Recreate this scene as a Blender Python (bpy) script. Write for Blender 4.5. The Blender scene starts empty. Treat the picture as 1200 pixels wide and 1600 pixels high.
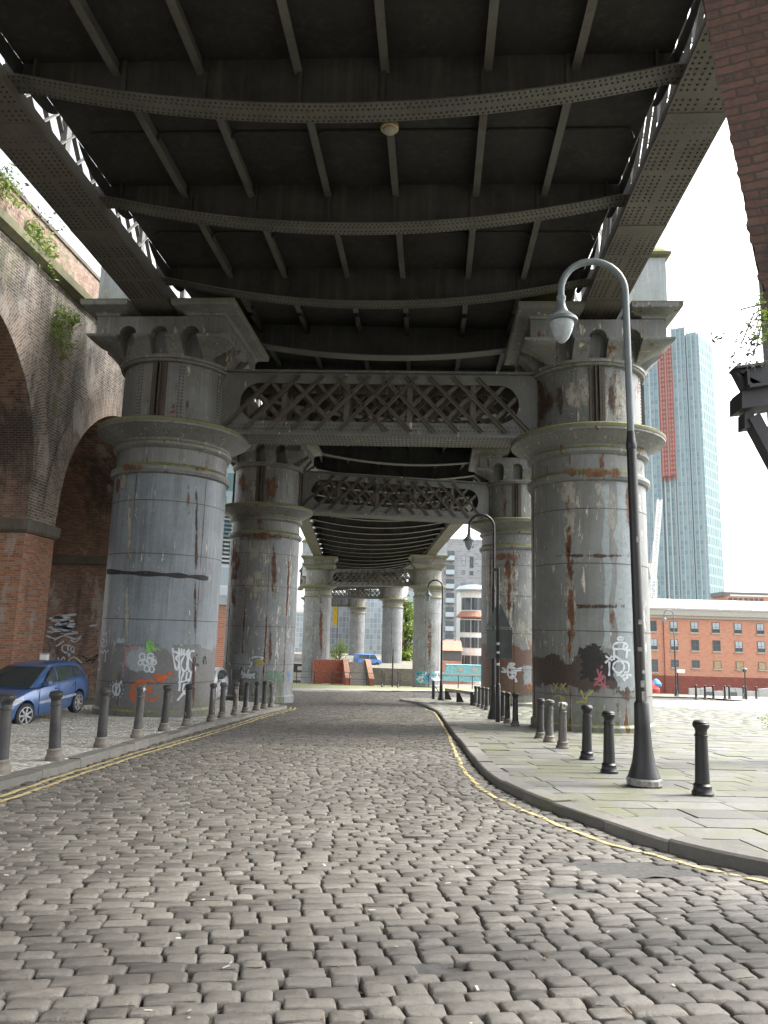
import bpy, bmesh, math, random
import numpy as np
from mathutils import Vector, Matrix
random.seed(7); np.random.seed(7)
SC = bpy.context.scene; COL = SC.collection
PI = math.pi; R_ = math.radians
# ------------------------------------------------------------------ camera model
F = 1150.0; H0 = 1.5
_p = math.atan(193/F); _r = R_(1.55)
_u = np.array([math.cos(_p)*math.sin(_r), math.cos(_p)*math.cos(_r), -math.sin(_p)])
_d = np.array([78., -195.1, -F]); _d /= np.linalg.norm(_d); _d = _d-_u*(_d@_u); _d /= np.linalg.norm(_d)
CR = np.array([np.cross(_d, _u), _d, _u])
CAM0 = np.array([0, 0, H0])
def ray(x, y): return CR @ np.array([x-600., -(y-800.), -F])
def atY(x, y, Y): v = ray(x, y); return Vector(v*(Y/v[1])+CAM0)
SL = 0.05
def gz(x, y): return -SL*min(y, 190.0)
def G(x, y, off=0.0):
    v = ray(x, y); return Vector(v*((H0-off)/(-v[2]-SL*v[1]))+CAM0)
_h = ray(600, 993); HEAD = Vector((_h[0], _h[1], 0)).normalized(); RIGHT = Vector((HEAD.y, -HEAD.x, 0))
def atD(x, y, D):
    v = ray(x, y); k = D/(v[0]*HEAD.x+v[1]*HEAD.y); return Vector(v*k+CAM0)

# ------------------------------------------------------------------ object helpers
def tag(o, label=None, cat=None, group=None, kind=None):
    if label: o['label'] = label
    if cat: o['category'] = cat
    if group: o['group'] = group
    if kind: o['kind'] = kind
    return o
def thing(name, label, cat, loc=(0, 0, 0), rotz=0, group=None):
    o = bpy.data.objects.new(name, None); COL.objects.link(o)
    o.location = loc; o.rotation_euler = (0, 0, rotz); o.empty_display_size = .2
    return tag(o, label, cat, group)
def copy_tree(o, parent=None):
    c = o.copy(); COL.objects.link(c)
    if parent: c.parent = parent
    for ch in list(o.children): copy_tree(ch, c)
    return c
class MB:
    def __init__(s, M=None): s.v = []; s.f = []; s.m = []; s.M = M; s.mi = 0
    def add(s, vs, fs, mi=None):
        b = len(s.v)
        if s.M is not None: vs = [s.M @ Vector(p) for p in vs]
        s.v.extend([tuple(p) for p in vs])
        for f in fs: s.f.append(tuple(i+b for i in f)); s.m.append(s.mi if mi is None else mi)
        return s
    def box(s, a, b, mi=None):
        x0, y0, z0 = a; x1, y1, z1 = b
        return s.add([(x0,y0,z0),(x1,y0,z0),(x1,y1,z0),(x0,y1,z0),(x0,y0,z1),(x1,y0,z1),(x1,y1,z1),(x0,y1,z1)],
            [(0,3,2,1),(4,5,6,7),(0,1,5,4),(1,2,6,5),(2,3,7,6),(3,0,4,7)], mi)
    def beam(s, p, q, w, h, up=(0,0,1), mi=None):
        p = Vector(p); q = Vector(q); d = (q-p).normalized(); up = Vector(up)
        sx = d.cross(up)
        if sx.length < 1e-4: sx = d.cross(Vector((1,0,0)))
        sx.normalize(); sz = sx.cross(d); vs = []
        for c in (p, q):
            for a, b in ((-1,-1),(1,-1),(1,1),(-1,1)): vs.append(c+sx*(a*w/2)+sz*(b*h/2))
        return s.add(vs, [(0,3,2,1),(4,5,6,7),(0,1,5,4),(1,2,6,5),(2,3,7,6),(3,0,4,7)], mi)
    def tube(s, pts, rad, n=10, caps=True, mi=None):
        pts = [Vector(p) for p in pts]
        if not hasattr(rad, '__len__'): rad = [rad]*len(pts)
        vs = []; fs = []; pn = None
        for i, p in enumerate(pts):
            t = (pts[min(i+1, len(pts)-1)]-pts[max(i-1, 0)]).normalized()
            if pn is None:
                pn = t.cross(Vector((0,0,1)))
                if pn.length < 1e-3: pn = t.cross(Vector((0,1,0)))
            pn = (pn-t*pn.dot(t)).normalized(); b = t.cross(pn)
            for k in range(n):
                a = 2*PI*k/n; vs.append(p+(pn*math.cos(a)+b*math.sin(a))*rad[i])
        for i in range(len(pts)-1):
            for k in range(n):
                a = i*n+k; b2 = i*n+(k+1) % n; fs.append((a, b2, b2+n, a+n))
        if caps: fs.append(tuple(range(n-1, -1, -1))); fs.append(tuple(range((len(pts)-1)*n, len(pts)*n)))
        return s.add(vs, fs, mi)
    def lathe(s, prof, n=32, c=(0,0), caps=True, mi=None):
        vs = []; fs = []
        for r, z in prof:
            for k in range(n):
                a = 2*PI*k/n; vs.append((c[0]+r*math.cos(a), c[1]+r*math.sin(a), z))
        for i in range(len(prof)-1):
            for k in range(n):
                a = i*n+k; b = i*n+(k+1) % n; fs.append((a, b, b+n, a+n))
        if caps: fs.append(tuple(range(n-1, -1, -1))); fs.append(tuple(range((len(prof)-1)*n, len(prof)*n)))
        return s.add(vs, fs, mi)
    def sqlathe(s, prof, x0, x1, y0, y1, mi=None):      # rectangle swept outwards by profile (offset, z)
        vs = []; fs = []
        for o, z in prof:
            vs += [(x0-o,y0-o,z),(x1+o,y0-o,z),(x1+o,y1+o,z),(x0-o,y1+o,z)]
        for i in range(len(prof)-1):
            for k in range(4): a = i*4+k; b = i*4+(k+1) % 4; fs.append((a, b, b+4, a+4))
        fs.append((3,2,1,0)); n = (len(prof)-1)*4; fs.append((n,n+1,n+2,n+3))
        return s.add(vs, fs, mi)
    def prism(s, poly, a, b, axis='y', mi=None):         # polygon in the plane of the two other axes, extruded a..b
        n = len(poly); vs = []
        for t in (a, b):
            for p in poly:
                vs.append((p[0], t, p[1]) if axis == 'y' else (t, p[0], p[1]) if axis == 'x' else (p[0], p[1], t))
        fs = [tuple(range(n)), tuple(range(2*n-1, n-1, -1))]+[(i, i+n, (i+1) % n+n, (i+1) % n) for i in range(n)]
        return s.add(vs, fs, mi)
    def dome(s, p, nrm, r, h, n=6, mi=None):
        p = Vector(p); nrm = Vector(nrm).normalized(); t = nrm.orthogonal().normalized(); b = nrm.cross(t)
        vs = []
        for rr, hh in ((1, 0), (.72, .7)):
            for k in range(n): a = 2*PI*k/n; vs.append(p+(t*math.cos(a)+b*math.sin(a))*r*rr+nrm*h*hh)
        vs.append(p+nrm*h)
        fs = [(k, (k+1) % n, (k+1) % n+n, k+n) for k in range(n)]+[(n+k, n+(k+1) % n, 2*n) for k in range(n)]
        return s.add(vs, fs, mi)
    def build(s, name, mats, parent=None, smooth=False, bevel=0, world=False, fix=True, auto=None):
        me = bpy.data.meshes.new(name)
        off = Vector(parent.location) if (world and parent) else Vector((0,0,0))
        me.from_pydata([(p[0]-off.x, p[1]-off.y, p[2]-off.z) for p in s.v], [], s.f)
        if not isinstance(mats, (list, tuple)): mats = [mats]
        for m in mats: me.materials.append(m)
        if len(mats) > 1: me.polygons.foreach_set('material_index', s.m)
        if fix:
            bm = bmesh.new(); bm.from_mesh(me); bmesh.ops.recalc_face_normals(bm, faces=bm.faces); bm.to_mesh(me); bm.free()
        o = bpy.data.objects.new(name, me); COL.objects.link(o)
        if parent: o.parent = parent
        if smooth or auto:
            me.polygons.foreach_set('use_smooth', [True]*len(me.polygons))
            me.set_sharp_from_angle(angle=R_(auto or 35))
        if bevel:
            b = o.modifiers.new('bevel', 'BEVEL'); b.width = bevel; b.segments = 2; b.limit_method = 'ANGLE'; b.angle_limit = R_(40)
        me.update(); return o
def struct(mb, name, m, **k):
    o = mb.build(name, m, **k); o['kind'] = 'structure'; return o

# ------------------------------------------------------------------ node materials
class NT:
    def __init__(s, name):
        s.m = bpy.data.materials.new(name); s.m.use_nodes = True; s.t = s.m.node_tree; s.n = s.t.nodes
        s.b = s.n['Principled BSDF']; s.out = s.n['Material Output']
        s.tc = s.n.new('ShaderNodeTexCoord'); s.oi = s.n.new('ShaderNodeObjectInfo')
    def L(s, a, b): s.t.links.new(a, b)
    def put(s, sock, v):
        if hasattr(v, 'is_linked') or hasattr(v, 'links'): s.L(v, sock)
        elif isinstance(v, (tuple, list)) and len(v) == 3 and sock.type == 'RGBA': sock.default_value = (*v, 1)
        else: sock.default_value = v
    def math(s, op, a, b=None, c=None, clamp=False):
        n = s.n.new('ShaderNodeMath'); n.operation = op; n.use_clamp = clamp
        s.put(n.inputs[0], a)
        if b is not None: s.put(n.inputs[1], b)
        if c is not None: s.put(n.inputs[2], c)
        return n.outputs[0]
    def vmap(s, vec, scale=(1,1,1), off=None):
        n = s.n.new('ShaderNodeVectorMath'); n.operation = 'MULTIPLY'; s.L(vec, n.inputs[0]); n.inputs[1].default_value = scale
        if off is None: return n.outputs[0]
        a = s.n.new('ShaderNodeVectorMath'); a.operation = 'ADD'; s.L(n.outputs[0], a.inputs[0]); s.put(a.inputs[1], off)
        return a.outputs[0]
    def coords(s, rnd=True):
        if not rnd: return s.tc.outputs['Object']
        k = s.math('MULTIPLY', s.oi.outputs['Random'], 37.0)
        a = s.n.new('ShaderNodeVectorMath'); a.operation = 'ADD'; s.L(s.tc.outputs['Object'], a.inputs[0]); s.L(k, a.inputs[1])
        return a.outputs[0]
    def noise(s, vec, scale, detail=5, rough=.55, dist=0):
        n = s.n.new('ShaderNodeTexNoise'); s.L(vec, n.inputs['Vector']); n.inputs['Scale'].default_value = scale
        n.inputs['Detail'].default_value = detail; n.inputs['Roughness'].default_value = rough; n.inputs['Distortion'].default_value = dist
        return n.outputs['Fac']
    def ramp(s, fac, stops):
        n = s.n.new('ShaderNodeValToRGB'); e = n.color_ramp.elements
        while len(e) < len(stops): e.new(.5)
        for i, (p, c) in enumerate(stops):
            e[i].position = p; e[i].color = (*c, 1) if hasattr(c, '__len__') else (c, c, c, 1)
        s.L(fac, n.inputs['Fac']); return n.outputs['Color']
    def step(s, fac, a, b):
        n = s.n.new('ShaderNodeMapRange'); n.interpolation_type = 'SMOOTHSTEP'; n.clamp = True
        s.L(fac, n.inputs['Value']); n.inputs['From Min'].default_value = a; n.inputs['From Max'].default_value = b
        return n.outputs['Result']
    def mix(s, fac, a, b, mode='MIX'):
        n = s.n.new('ShaderNodeMix'); n.data_type = 'RGBA'; n.blend_type = mode; n.clamp_factor = True
        s.put(n.inputs['Factor'], fac); s.put(n.inputs['A'], a); s.put(n.inputs['B'], b); return n.outputs['Result']
    def sep(s, v):
        n = s.n.new('ShaderNodeSeparateXYZ'); s.L(v, n.inputs[0]); return n.outputs
    def up(s):
        g = s.n.new('ShaderNodeNewGeometry'); return s.sep(g.outputs['Normal'])[2]
    def bump(s, h, strength=.3, dist=.02, prev=None):
        n = s.n.new('ShaderNodeBump'); n.inputs['Strength'].default_value = strength; n.inputs['Distance'].default_value = dist
        s.L(h, n.inputs['Height'])
        if prev: s.L(prev, n.inputs['Normal'])
        s.L(n.outputs['Normal'], s.b.inputs['Normal']); return n.outputs['Normal']
    def fin(s, col, rough=.6, metal=0, spec=None):
        s.put(s.b.inputs['Base Color'], col); s.put(s.b.inputs['Roughness'], rough); s.put(s.b.inputs['Metallic'], metal)
        if spec is not None: s.b.inputs['Specular IOR Level'].default_value = spec
        return s.m
def plain(name, c, rough=.6, metal=0, var=.25, sc=3, bump=.1):
    t = NT(name); v = t.coords(); n = t.noise(v, sc, 6, .6)
    c2 = tuple(x*(1-var) for x in c); c3 = tuple(min(1, x*(1+var)) for x in c)
    col = t.ramp(n, [(.3, c2), (.7, c3)])
    if bump: t.bump(t.noise(v, sc*14, 4), bump, .01)
    return t.fin(col, rough, metal)
RUST = [(.3, (.035,.018,.012)), (.5, (.11,.045,.022)), (.68, (.27,.10,.035)), (.85, (.36,.20,.10))]
def iron(name, a, b, rust=.35, streak=.4, peel=.0, moss=.5, seams=None, band=None, mossbase=None, rough=.5, topsoot=0, sc=1.0, stain=(.12,.10,.075), mossv=0):
    """weathered paint on iron: blotches, vertical run-off streaks, rust, flaked paint, moss on ledges"""
    t = NT(name); v = t.coords(); P = t.sep(t.tc.outputs['Object'])
    big = t.noise(v, .7*sc, 6, .62); fine = t.noise(v, 9*sc, 6, .65)
    col = t.ramp(t.math('ADD', t.math('MULTIPLY', big, .75), t.math('MULTIPLY', fine, .25)), [(.36, a), (.64, b)])
    sv = t.noise(t.vmap(v, (5,5,.22)), 1.0, 6, .7); sv2 = t.noise(t.vmap(v, (13,13,.35), (3,7,1)), 1.0, 5, .65)
    col = t.mix(t.math('MULTIPLY', t.step(sv, .47, .72), streak), col, stain)
    col = t.mix(t.math('MULTIPLY', t.step(sv2, .52, .75), streak*.8), col, tuple(min(1, x*1.45) for x in b))
    rn = t.noise(v, 2.2*sc, 8, .68, .3); rs = t.noise(t.vmap(v, (6,6,.3), (11,2,5)), 1.0, 7, .7)
    rm = t.math('MULTIPLY', t.step(t.math('ADD', t.math('MULTIPLY', rn, .5), t.math('MULTIPLY', rs, .5)), .655-.34*rust, .70-.30*rust), min(1, .65+rust))
    rc = t.ramp(t.noise(v, 6*sc, 7, .7), RUST)
    if peel:
        pm = t.step(t.math('ADD', t.math('MULTIPLY', t.noise(t.vmap(v, (7,7,1.6), (5,5,2)), 1.0, 9, .75), .6), t.math('MULTIPLY', sv, .4)), .60-.12*peel, .615-.12*peel)
        col = t.mix(pm, col, t.ramp(fine, [(.35, (.40,.37,.30)), (.65, (.58,.56,.50))]))
    if seams:
        n, off, w, s_amt = seams
        ang = t.math('ARCTAN2', P[1], P[0])
        fr = t.math('FRACT', t.math('ADD', t.math('MULTIPLY', ang, n/(2*PI)), off))
        ds = t.math('ABSOLUTE', t.math('SUBTRACT', fr, .5))
        wn = t.math('MULTIPLY', t.step(t.noise(t.vmap(v, (1.2,1.2,.45), (2,9,4)), 1.0, 7, .75), .40, .68), w)
        m = t.math('MULTIPLY', t.math('SUBTRACT', 1.0, t.step(t.math('DIVIDE', ds, t.math('ADD', wn, .004)), .55, 1.0)), s_amt)
        col = t.mix(t.math('MULTIPLY', t.math('MULTIPLY', t.math('SUBTRACT', 1.0, t.step(t.math('DIVIDE', ds, t.math('ADD', t.math('MULTIPLY', wn, 2.2), .004)), .5, .7)), t.step(t.noise(v, 5, 7, .75), .45, .56)), min(.9, peel*2)), col, (.46,.43,.36))
        rm = t.math('MAXIMUM', rm, m)
    if band:                                                # a patch of brown primer with ragged edges
        z0, z1, an0, an1, bc = band[:5]
        ang = t.math('ARCTAN2', P[1], P[0])
        ed = t.math('MULTIPLY', t.math('SUBTRACT', t.noise(v, 1.3, 5, .6), .5), 1.5)
        zz = t.math('ADD', P[2], ed)
        m = t.math('MULTIPLY', t.step(zz, z0, z0+.1), t.math('SUBTRACT', 1.0, t.step(zz, z1, z1+.1)))
        m = t.math('MULTIPLY', m, t.math('MULTIPLY', t.step(ang, an0, an0+.03), t.math('SUBTRACT', 1.0, t.step(ang, an1, an1+.03))))
        col = t.mix(t.math('MULTIPLY', m, band[5] if len(band) > 5 else .92), col, t.ramp(fine, [(.3, bc), (.7, tuple(x*1.6 for x in bc))]))
    col = t.mix(rm, col, rc)
    if mossbase is not None:                                 # green algae near the foot
        zz = t.math('ADD', P[2], t.math('MULTIPLY', big, 1.6))
        mm = t.math('MULTIPLY', t.math('SUBTRACT', 1.0, t.step(zz, mossbase, mossbase+.9)), t.step(t.noise(t.vmap(v, (1.5,1.5,.6)), 1.3, 6, .65), .38, .62))
        col = t.mix(t.math('MULTIPLY', mm, .75), col, t.ramp(fine, [(.3, (.05,.055,.03)), (.7, (.14,.15,.05))]))
    if moss:
        mm = t.math('MULTIPLY', t.step(t.up(), .25, .7), t.step(t.noise(v, 3.0, 6, .65), .55-.25*moss, .72-.25*moss))
        col = t.mix(mm, col, t.ramp(fine, [(.3, (.07,.085,.025)), (.55, (.20,.21,.06)), (.75, (.30,.29,.14))]))
    if mossv:
        mm = t.step(t.noise(t.vmap(v, (1,1,1.6), (7,1,3)), 1.5, 7, .68), .70-.2*mossv, .80-.2*mossv)
        col = t.mix(t.math('MULTIPLY', mm, .7), col, t.ramp(fine, [(.3, (.09,.10,.04)), (.6, (.22,.22,.08))]))
    ro = t.math('ADD', rough, t.math('MULTIPLY', rm, .35))
    h = t.math('ADD', t.math('MULTIPLY', fine, .5), t.math('MULTIPLY', rm, t.math('ADD', t.noise(v, 30, 4), .3)))
    t.bump(h, .35, .015)
    return t.fin(col, ro, 0, .4)
def brick(name, cols, mortar, bw=.23, bh=.075, uv=False, rot=None, soot=.5, sc=1, sootcol=(.03,.028,.026), white=0, lowred=None, ms=.010, green=0, warp=0):
    """real brick bond in wall coordinates: u = horizontal run, v = height"""
    t = NT(name); ob = t.tc.outputs['Object']; P = t.sep(ob)
    comb = t.n.new('ShaderNodeCombineXYZ')
    if uv: vec = t.tc.outputs['UV']
    else:
        g = t.n.new('ShaderNodeNewGeometry'); N = t.sep(g.outputs['Normal'])
        side = t.math('GREATER_THAN', t.math('ABSOLUTE', N[0]), t.math('ABSOLUTE', N[1]))
        u = t.math('ADD', t.math('MULTIPLY', P[1], side), t.math('MULTIPLY', P[0], t.math('SUBTRACT', 1.0, side)))
        t.L(u, comb.inputs[0]); t.L(P[2], comb.inputs[1]); vec = comb.outputs[0]
    if warp:
        nz = t.n.new('ShaderNodeTexNoise'); nz.inputs['Scale'].default_value = 5; nz.inputs['Detail'].default_value = 4; t.L(vec, nz.inputs['Vector'])
        va = t.n.new('ShaderNodeVectorMath'); va.operation = 'MULTIPLY_ADD'; t.L(nz.outputs['Color'], va.inputs[0]); va.inputs[1].default_value = (warp*2,)*3; t.L(vec, va.inputs[2]); vec = va.outputs[0]
    b = t.n.new('ShaderNodeTexBrick'); t.L(vec, b.inputs['Vector'])
    b.inputs['Scale'].default_value = 1.0; b.inputs['Brick Width'].default_value = bw; b.inputs['Row Height'].default_value = bh
    b.inputs['Mortar Size'].default_value = ms; b.inputs['Mortar Smooth'].default_value = .3; b.inputs['Bias'].default_value = 0
    b.inputs['Color1'].default_value = (0,0,0,1); b.inputs['Color2'].default_value = (1,1,1,1); b.inputs['Mortar'].default_value = (.5,.5,.5,1)
    bc = t.ramp(b.outputs['Color'], [(i/(len(cols)-1), c) for i, c in enumerate(cols)])
    v = t.coords(False)
    bc = t.mix(.5 if warp else .35, bc, t.ramp(t.noise(v, 22*sc, 5, .7), [(.3, cols[0]), (.7, cols[-1])]))
    st = t.step(t.math('ADD', t.math('MULTIPLY', t.noise(t.vmap(v, (1,1,.5)), .45*sc, 7, .68), .7), t.math('MULTIPLY', t.noise(t.vmap(v, (3,3,.4)), 1.0, 5, .6), .3)), .62-.3*soot, .72-.22*soot)
    bc = t.mix(t.math('MULTIPLY', st, .85), bc, sootcol)
    mc = t.mix(t.math('MULTIPLY', st, .5), mortar, sootcol)
    col = t.mix(b.outputs['Fac'], bc, mc)
    if white:
        wm = t.step(t.noise(t.vmap(v, (1.2,1.2,.5), (9,4,2)), .8, 8, .72), .60-.15*white, .66-.1*white)
        col = t.mix(t.math('MULTIPLY', wm, .55), col, (.42,.40,.36))
    if green:
        gm = t.step(t.noise(t.vmap(v, (1,1,.6), (3,3,8)), .9, 7, .7), .62-.2*green, .72-.2*green)
        col = t.mix(t.math('MULTIPLY', gm, .7), col, (.10,.12,.045))
    h = t.math('SUBTRACT', t.math('MULTIPLY', t.noise(v, 26*sc, 5, .7), .5), b.outputs['Fac'])
    t.bump(h, .7, .012)
    return t.fin(col, .9)
def sett_mat(name, a, b, rough=.55, tint=None, moss=0, sc=1):
    t = NT(name); v = t.coords(False)
    at = t.n.new('ShaderNodeAttribute'); at.attribute_name = 'tone'
    tone = at.outputs['Fac']
    f = t.noise(v, 16*sc, 7, .7); big = t.noise(v, .55, 5, .6); grain = t.noise(v, 140, 3, .6)
    col = t.ramp(t.math('ADD', t.math('MULTIPLY', tone, .6), t.math('MULTIPLY', f, .4)), [(.22, a), (.5, tuple((x+y)/2 for x, y in zip(a, b))), (.8, b)])
    col = t.mix(t.math('MULTIPLY', t.step(big, .45, .7), .35), col, tuple(x*.62 for x in a))
    col = t.mix(t.math('MULTIPLY', t.step(grain, .60, .72), .35), col, tuple(min(1, x*1.7) for x in b))
    g2 = t.noise(v, 62, 6, .8); g3 = t.noise(v, 7, 8, .75, .4)
    col = t.mix(t.math('MULTIPLY', t.step(g2, .50, .66), .55), col, tuple(x*.55 for x in a)); col = t.mix(t.math('MULTIPLY', t.step(g3, .52, .68), .5), col, tuple(x*.7 for x in a))
    if moss: col = t.mix(t.math('MULTIPLY', t.step(t.noise(v, 1.1, 7, .7), .60-.2*moss, .72-.2*moss), .6), col, (.12,.13,.06))
    t.bump(t.math('ADD', t.math('ADD', f, t.math('MULTIPLY', t.noise(v, 55, 6, .75), .6)), t.math('MULTIPLY', grain, .3)), .75, .016)
    return t.fin(col, t.math('ADD', rough-.12, t.math('MULTIPLY', f, .3)), 0, .5)
def glass(name, c=(.06,.08,.09), rough=.08):
    t = NT(name); return t.fin(c, rough, 0, .8)
def wood(name, a, b):
    t = NT(name); v = t.coords(); return t.fin(t.ramp(t.noise(t.vmap(v, (1,1,.1)), 14, 5), [(.3, a), (.7, b)]), .7)
def leafm(name, a, b):
    t = NT(name); at = t.n.new('ShaderNodeAttribute'); at.attribute_name = 'tone'
    col = t.ramp(at.outputs['Fac'], [(0, a), (1, b)])
    t.fin(col, .55); tr = t.n.new('ShaderNodeBsdfTranslucent'); t.L(col, tr.inputs['Color'])
    mx = t.n.new('ShaderNodeMixShader'); mx.inputs[0].default_value = .3; t.L(t.b.outputs[0], mx.inputs[1]); t.L(tr.outputs[0], mx.inputs[2]); t.L(mx.outputs[0], t.out.inputs[0])
    return t.m

M = {}
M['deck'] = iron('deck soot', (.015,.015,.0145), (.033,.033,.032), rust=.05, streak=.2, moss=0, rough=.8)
M['beam'] = iron('beam paint lit', (.075,.073,.067), (.135,.132,.122), rust=.2, streak=.25, moss=0, rough=.6)  # paler than the webs: light caught by beam bottoms is in the colour
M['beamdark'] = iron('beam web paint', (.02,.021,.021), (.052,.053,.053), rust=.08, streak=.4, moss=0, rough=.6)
M['chord'] = iron('chord paint', (.09,.083,.074), (.15,.14,.126), rust=.16, streak=.15, moss=0, rough=.65)
M['rivet'] = plain('rivet rust', (.028,.022,.018), .8, var=.4, sc=8)
M['shaft1'] = iron('shaft paint blue grey', (.135,.158,.178), (.235,.268,.295), rust=.12, streak=.6, peel=.06, seams=(5,.965,.012,.9), band=(-1,2.2,-3.2,3.2,(.085,.07,.058),.6), mossbase=.9, moss=.4, rough=.42, stain=(.085,.085,.08))
M['shaft2'] = iron('shaft paint green grey', (.125,.133,.130), (.20,.211,.206), rust=.20, streak=.6, peel=.2, seams=(7,.845,.085,1.0), band=(1.35,2.3,-3.2,-1.05,(.035,.022,.018)), mossbase=1.3, moss=.5, rough=.5)
M['shaft3'] = iron('shaft paint rusting', (.15,.163,.17), (.25,.272,.282), rust=.22, streak=.55, peel=.34, seams=(10,.394,.10,1.0), mossbase=1.5, moss=.5)
M['shaft4'] = iron('shaft paint brown foot', (.15,.157,.155), (.245,.255,.25), rust=.22, streak=.5, peel=.4, seams=(8,.633,.08,1.0), band=(.7,3.4,-3.2,3.2,(.10,.055,.042)), mossbase=1.6, moss=.5)
M['shaft5'] = iron('shaft paint far', (.145,.155,.163), (.235,.248,.258), rust=.24, streak=.6, peel=.2, seams=(6,.2,.05,1.0), moss=.5)
M['cap1'] = iron('capital paint', (.13,.135,.135), (.22,.225,.225), rust=.24, streak=.75, peel=.15, moss=.75, mossv=.3)
M['cap2'] = iron('capital paint rusty', (.125,.131,.128), (.205,.213,.208), rust=.30, streak=.6, peel=.2, moss=.9, mossv=.32)
M['capfar'] = iron('capital paint far', (.13,.13,.12), (.21,.21,.195), rust=.3, streak=.6, peel=.2, moss=.9, mossv=.5)
M['pedestal'] = iron('pedestal paint', (.30,.34,.36), (.46,.50,.52), rust=.1, streak=.6, peel=.3, moss=1.0, mossv=.5)
M['truss'] = iron('truss paint', (.085,.089,.084), (.15,.153,.145), rust=.2, streak=.35, peel=.08, moss=0)
M['bar'] = iron('lattice paint', (.062,.053,.043), (.115,.10,.083), rust=.25, streak=.2, moss=0)
M['rust'] = iron('rusted strip', (.045,.036,.03), (.10,.075,.06), rust=.2, streak=.3, moss=0)
M['tar'] = plain('tar', (.03,.03,.03), .8, var=.4)
M['brick'] = brick('viaduct brick', [(.11,.055,.04),(.165,.11,.082),(.235,.185,.145),(.34,.29,.235)], (.40,.375,.33), bw=.27, bh=.095, soot=.68, white=.35, green=.4, ms=.015)
M['brickin'] = brick('viaduct brick inside', [(.12,.062,.048),(.20,.095,.068),(.28,.14,.095),(.34,.23,.16)], (.26,.23,.20), soot=.5, white=.35)
M['brickred'] = brick('pier brick red', [(.22,.078,.04),(.36,.13,.062),(.46,.195,.10),(.45,.27,.18)], (.30,.27,.22), soot=.25, white=.25)
M['brickwarm'] = brick('parapet brick', [(.16,.07,.05),(.24,.12,.085),(.28,.19,.14),(.36,.28,.22)], (.27,.25,.22), soot=.25, green=.5)
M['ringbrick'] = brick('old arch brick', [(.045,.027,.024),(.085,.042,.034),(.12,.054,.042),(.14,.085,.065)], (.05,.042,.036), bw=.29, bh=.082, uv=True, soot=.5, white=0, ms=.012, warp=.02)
M['redoffice'] = brick('office brick', [(.47,.165,.095),(.58,.235,.145),(.62,.30,.195),(.56,.245,.165)], (.52,.40,.31), bw=.5, bh=.16, soot=0, ms=.02)
M['plinthbrick'] = brick('office plinth', [(.20,.06,.045),(.27,.08,.06),(.30,.10,.08)], (.2,.1,.08), bw=.5, bh=.16, soot=0, ms=.012)
M['stone'] = iron('old stone', (.10,.09,.075), (.20,.18,.15), rust=.0, streak=.5, moss=.7, rough=.9)
M['stonegreen'] = iron('mossy stone', (.13,.13,.08), (.22,.215,.13), rust=.0, streak=.5, moss=1.0, rough=.9)
M['sett'] = sett_mat('road setts', (.066,.060,.050), (.165,.153,.131), .52)
M['settlight'] = sett_mat('pavement setts', (.30,.29,.255), (.50,.485,.425), .8, moss=.2)
M['flag'] = sett_mat('flagstones', (.082,.080,.073), (.185,.181,.165), .58, moss=.75, sc=.6)
M['kerb'] = sett_mat('kerb stone', (.105,.10,.09), (.215,.205,.183), .7, moss=.35)
M['joint'] = plain('joint grit', (.062,.057,.047), .95, var=.45, sc=9, bump=.5)
M['jointmoss'] = plain('joint moss', (.055,.055,.034), .95, var=.5, sc=5, bump=.5)
M['tarmac'] = plain('old tarmac', (.075,.073,.068), .85, var=.4, sc=20, bump=.9)
M['plaza'] = plain('plaza paving', (.24,.235,.215), .9, var=.15, sc=.6, bump=.4)
M['earth'] = plain('earth', (.16,.15,.12), .95, var=.3, sc=.8, bump=.5)
M['grass'] = plain('verge', (.17,.18,.085), .9, var=.4, sc=3, bump=.6)
M['black'] = plain('black gloss paint', (.010,.010,.011), .42, var=.3, sc=6, bump=.06)
M['blackworn'] = iron('worn black paint', (.018,.018,.019), (.052,.051,.05), rust=.03, streak=.5, peel=.12, moss=0, rough=.42, stain=(.11,.10,.09), sc=4)
M['blackpale'] = iron('worn grey black paint', (.03,.03,.03), (.095,.091,.086), rust=.06, streak=.7, peel=.25, moss=0, rough=.55, stain=(.2,.18,.155), sc=4)
M['footdust'] = iron('dusty cast iron', (.09,.08,.068), (.19,.17,.145), rust=.1, streak=.3, moss=0, rough=.8, sc=3)
M['greypaint'] = plain('lamp grey paint', (.13,.155,.163), .4, var=.15)
M['lampglass'] = plain('frosted lamp bowl', (.62,.66,.68), .25, var=.08, bump=0)
M['lampbowl'] = plain('glass lamp bowl', (.33,.38,.40), .12, var=.2, sc=9, bump=0)
M['signback'] = plain('sign back', (.12,.14,.133), .5, var=.15)
M['white'] = plain('white paint', (.78,.78,.77), .6, var=.05)
M['offwhite'] = plain('fascia', (.42,.40,.36), .7, var=.1)
M['winframe'] = plain('window frame', (.12,.13,.14), .5, var=.1)
M['glass'] = glass('window glass'); M['glasslight'] = glass('window glass bright', (.42,.50,.55), .12)
M['blind'] = plain('window blind', (.42,.32,.18), .7)
M['sill'] = plain('sill stone', (.45,.40,.33), .8)
M['roofzinc'] = plain('roof zinc', (.30,.34,.38), .35, var=.1)
M['terracotta'] = plain('roof tile', (.40,.19,.13), .8)
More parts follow.
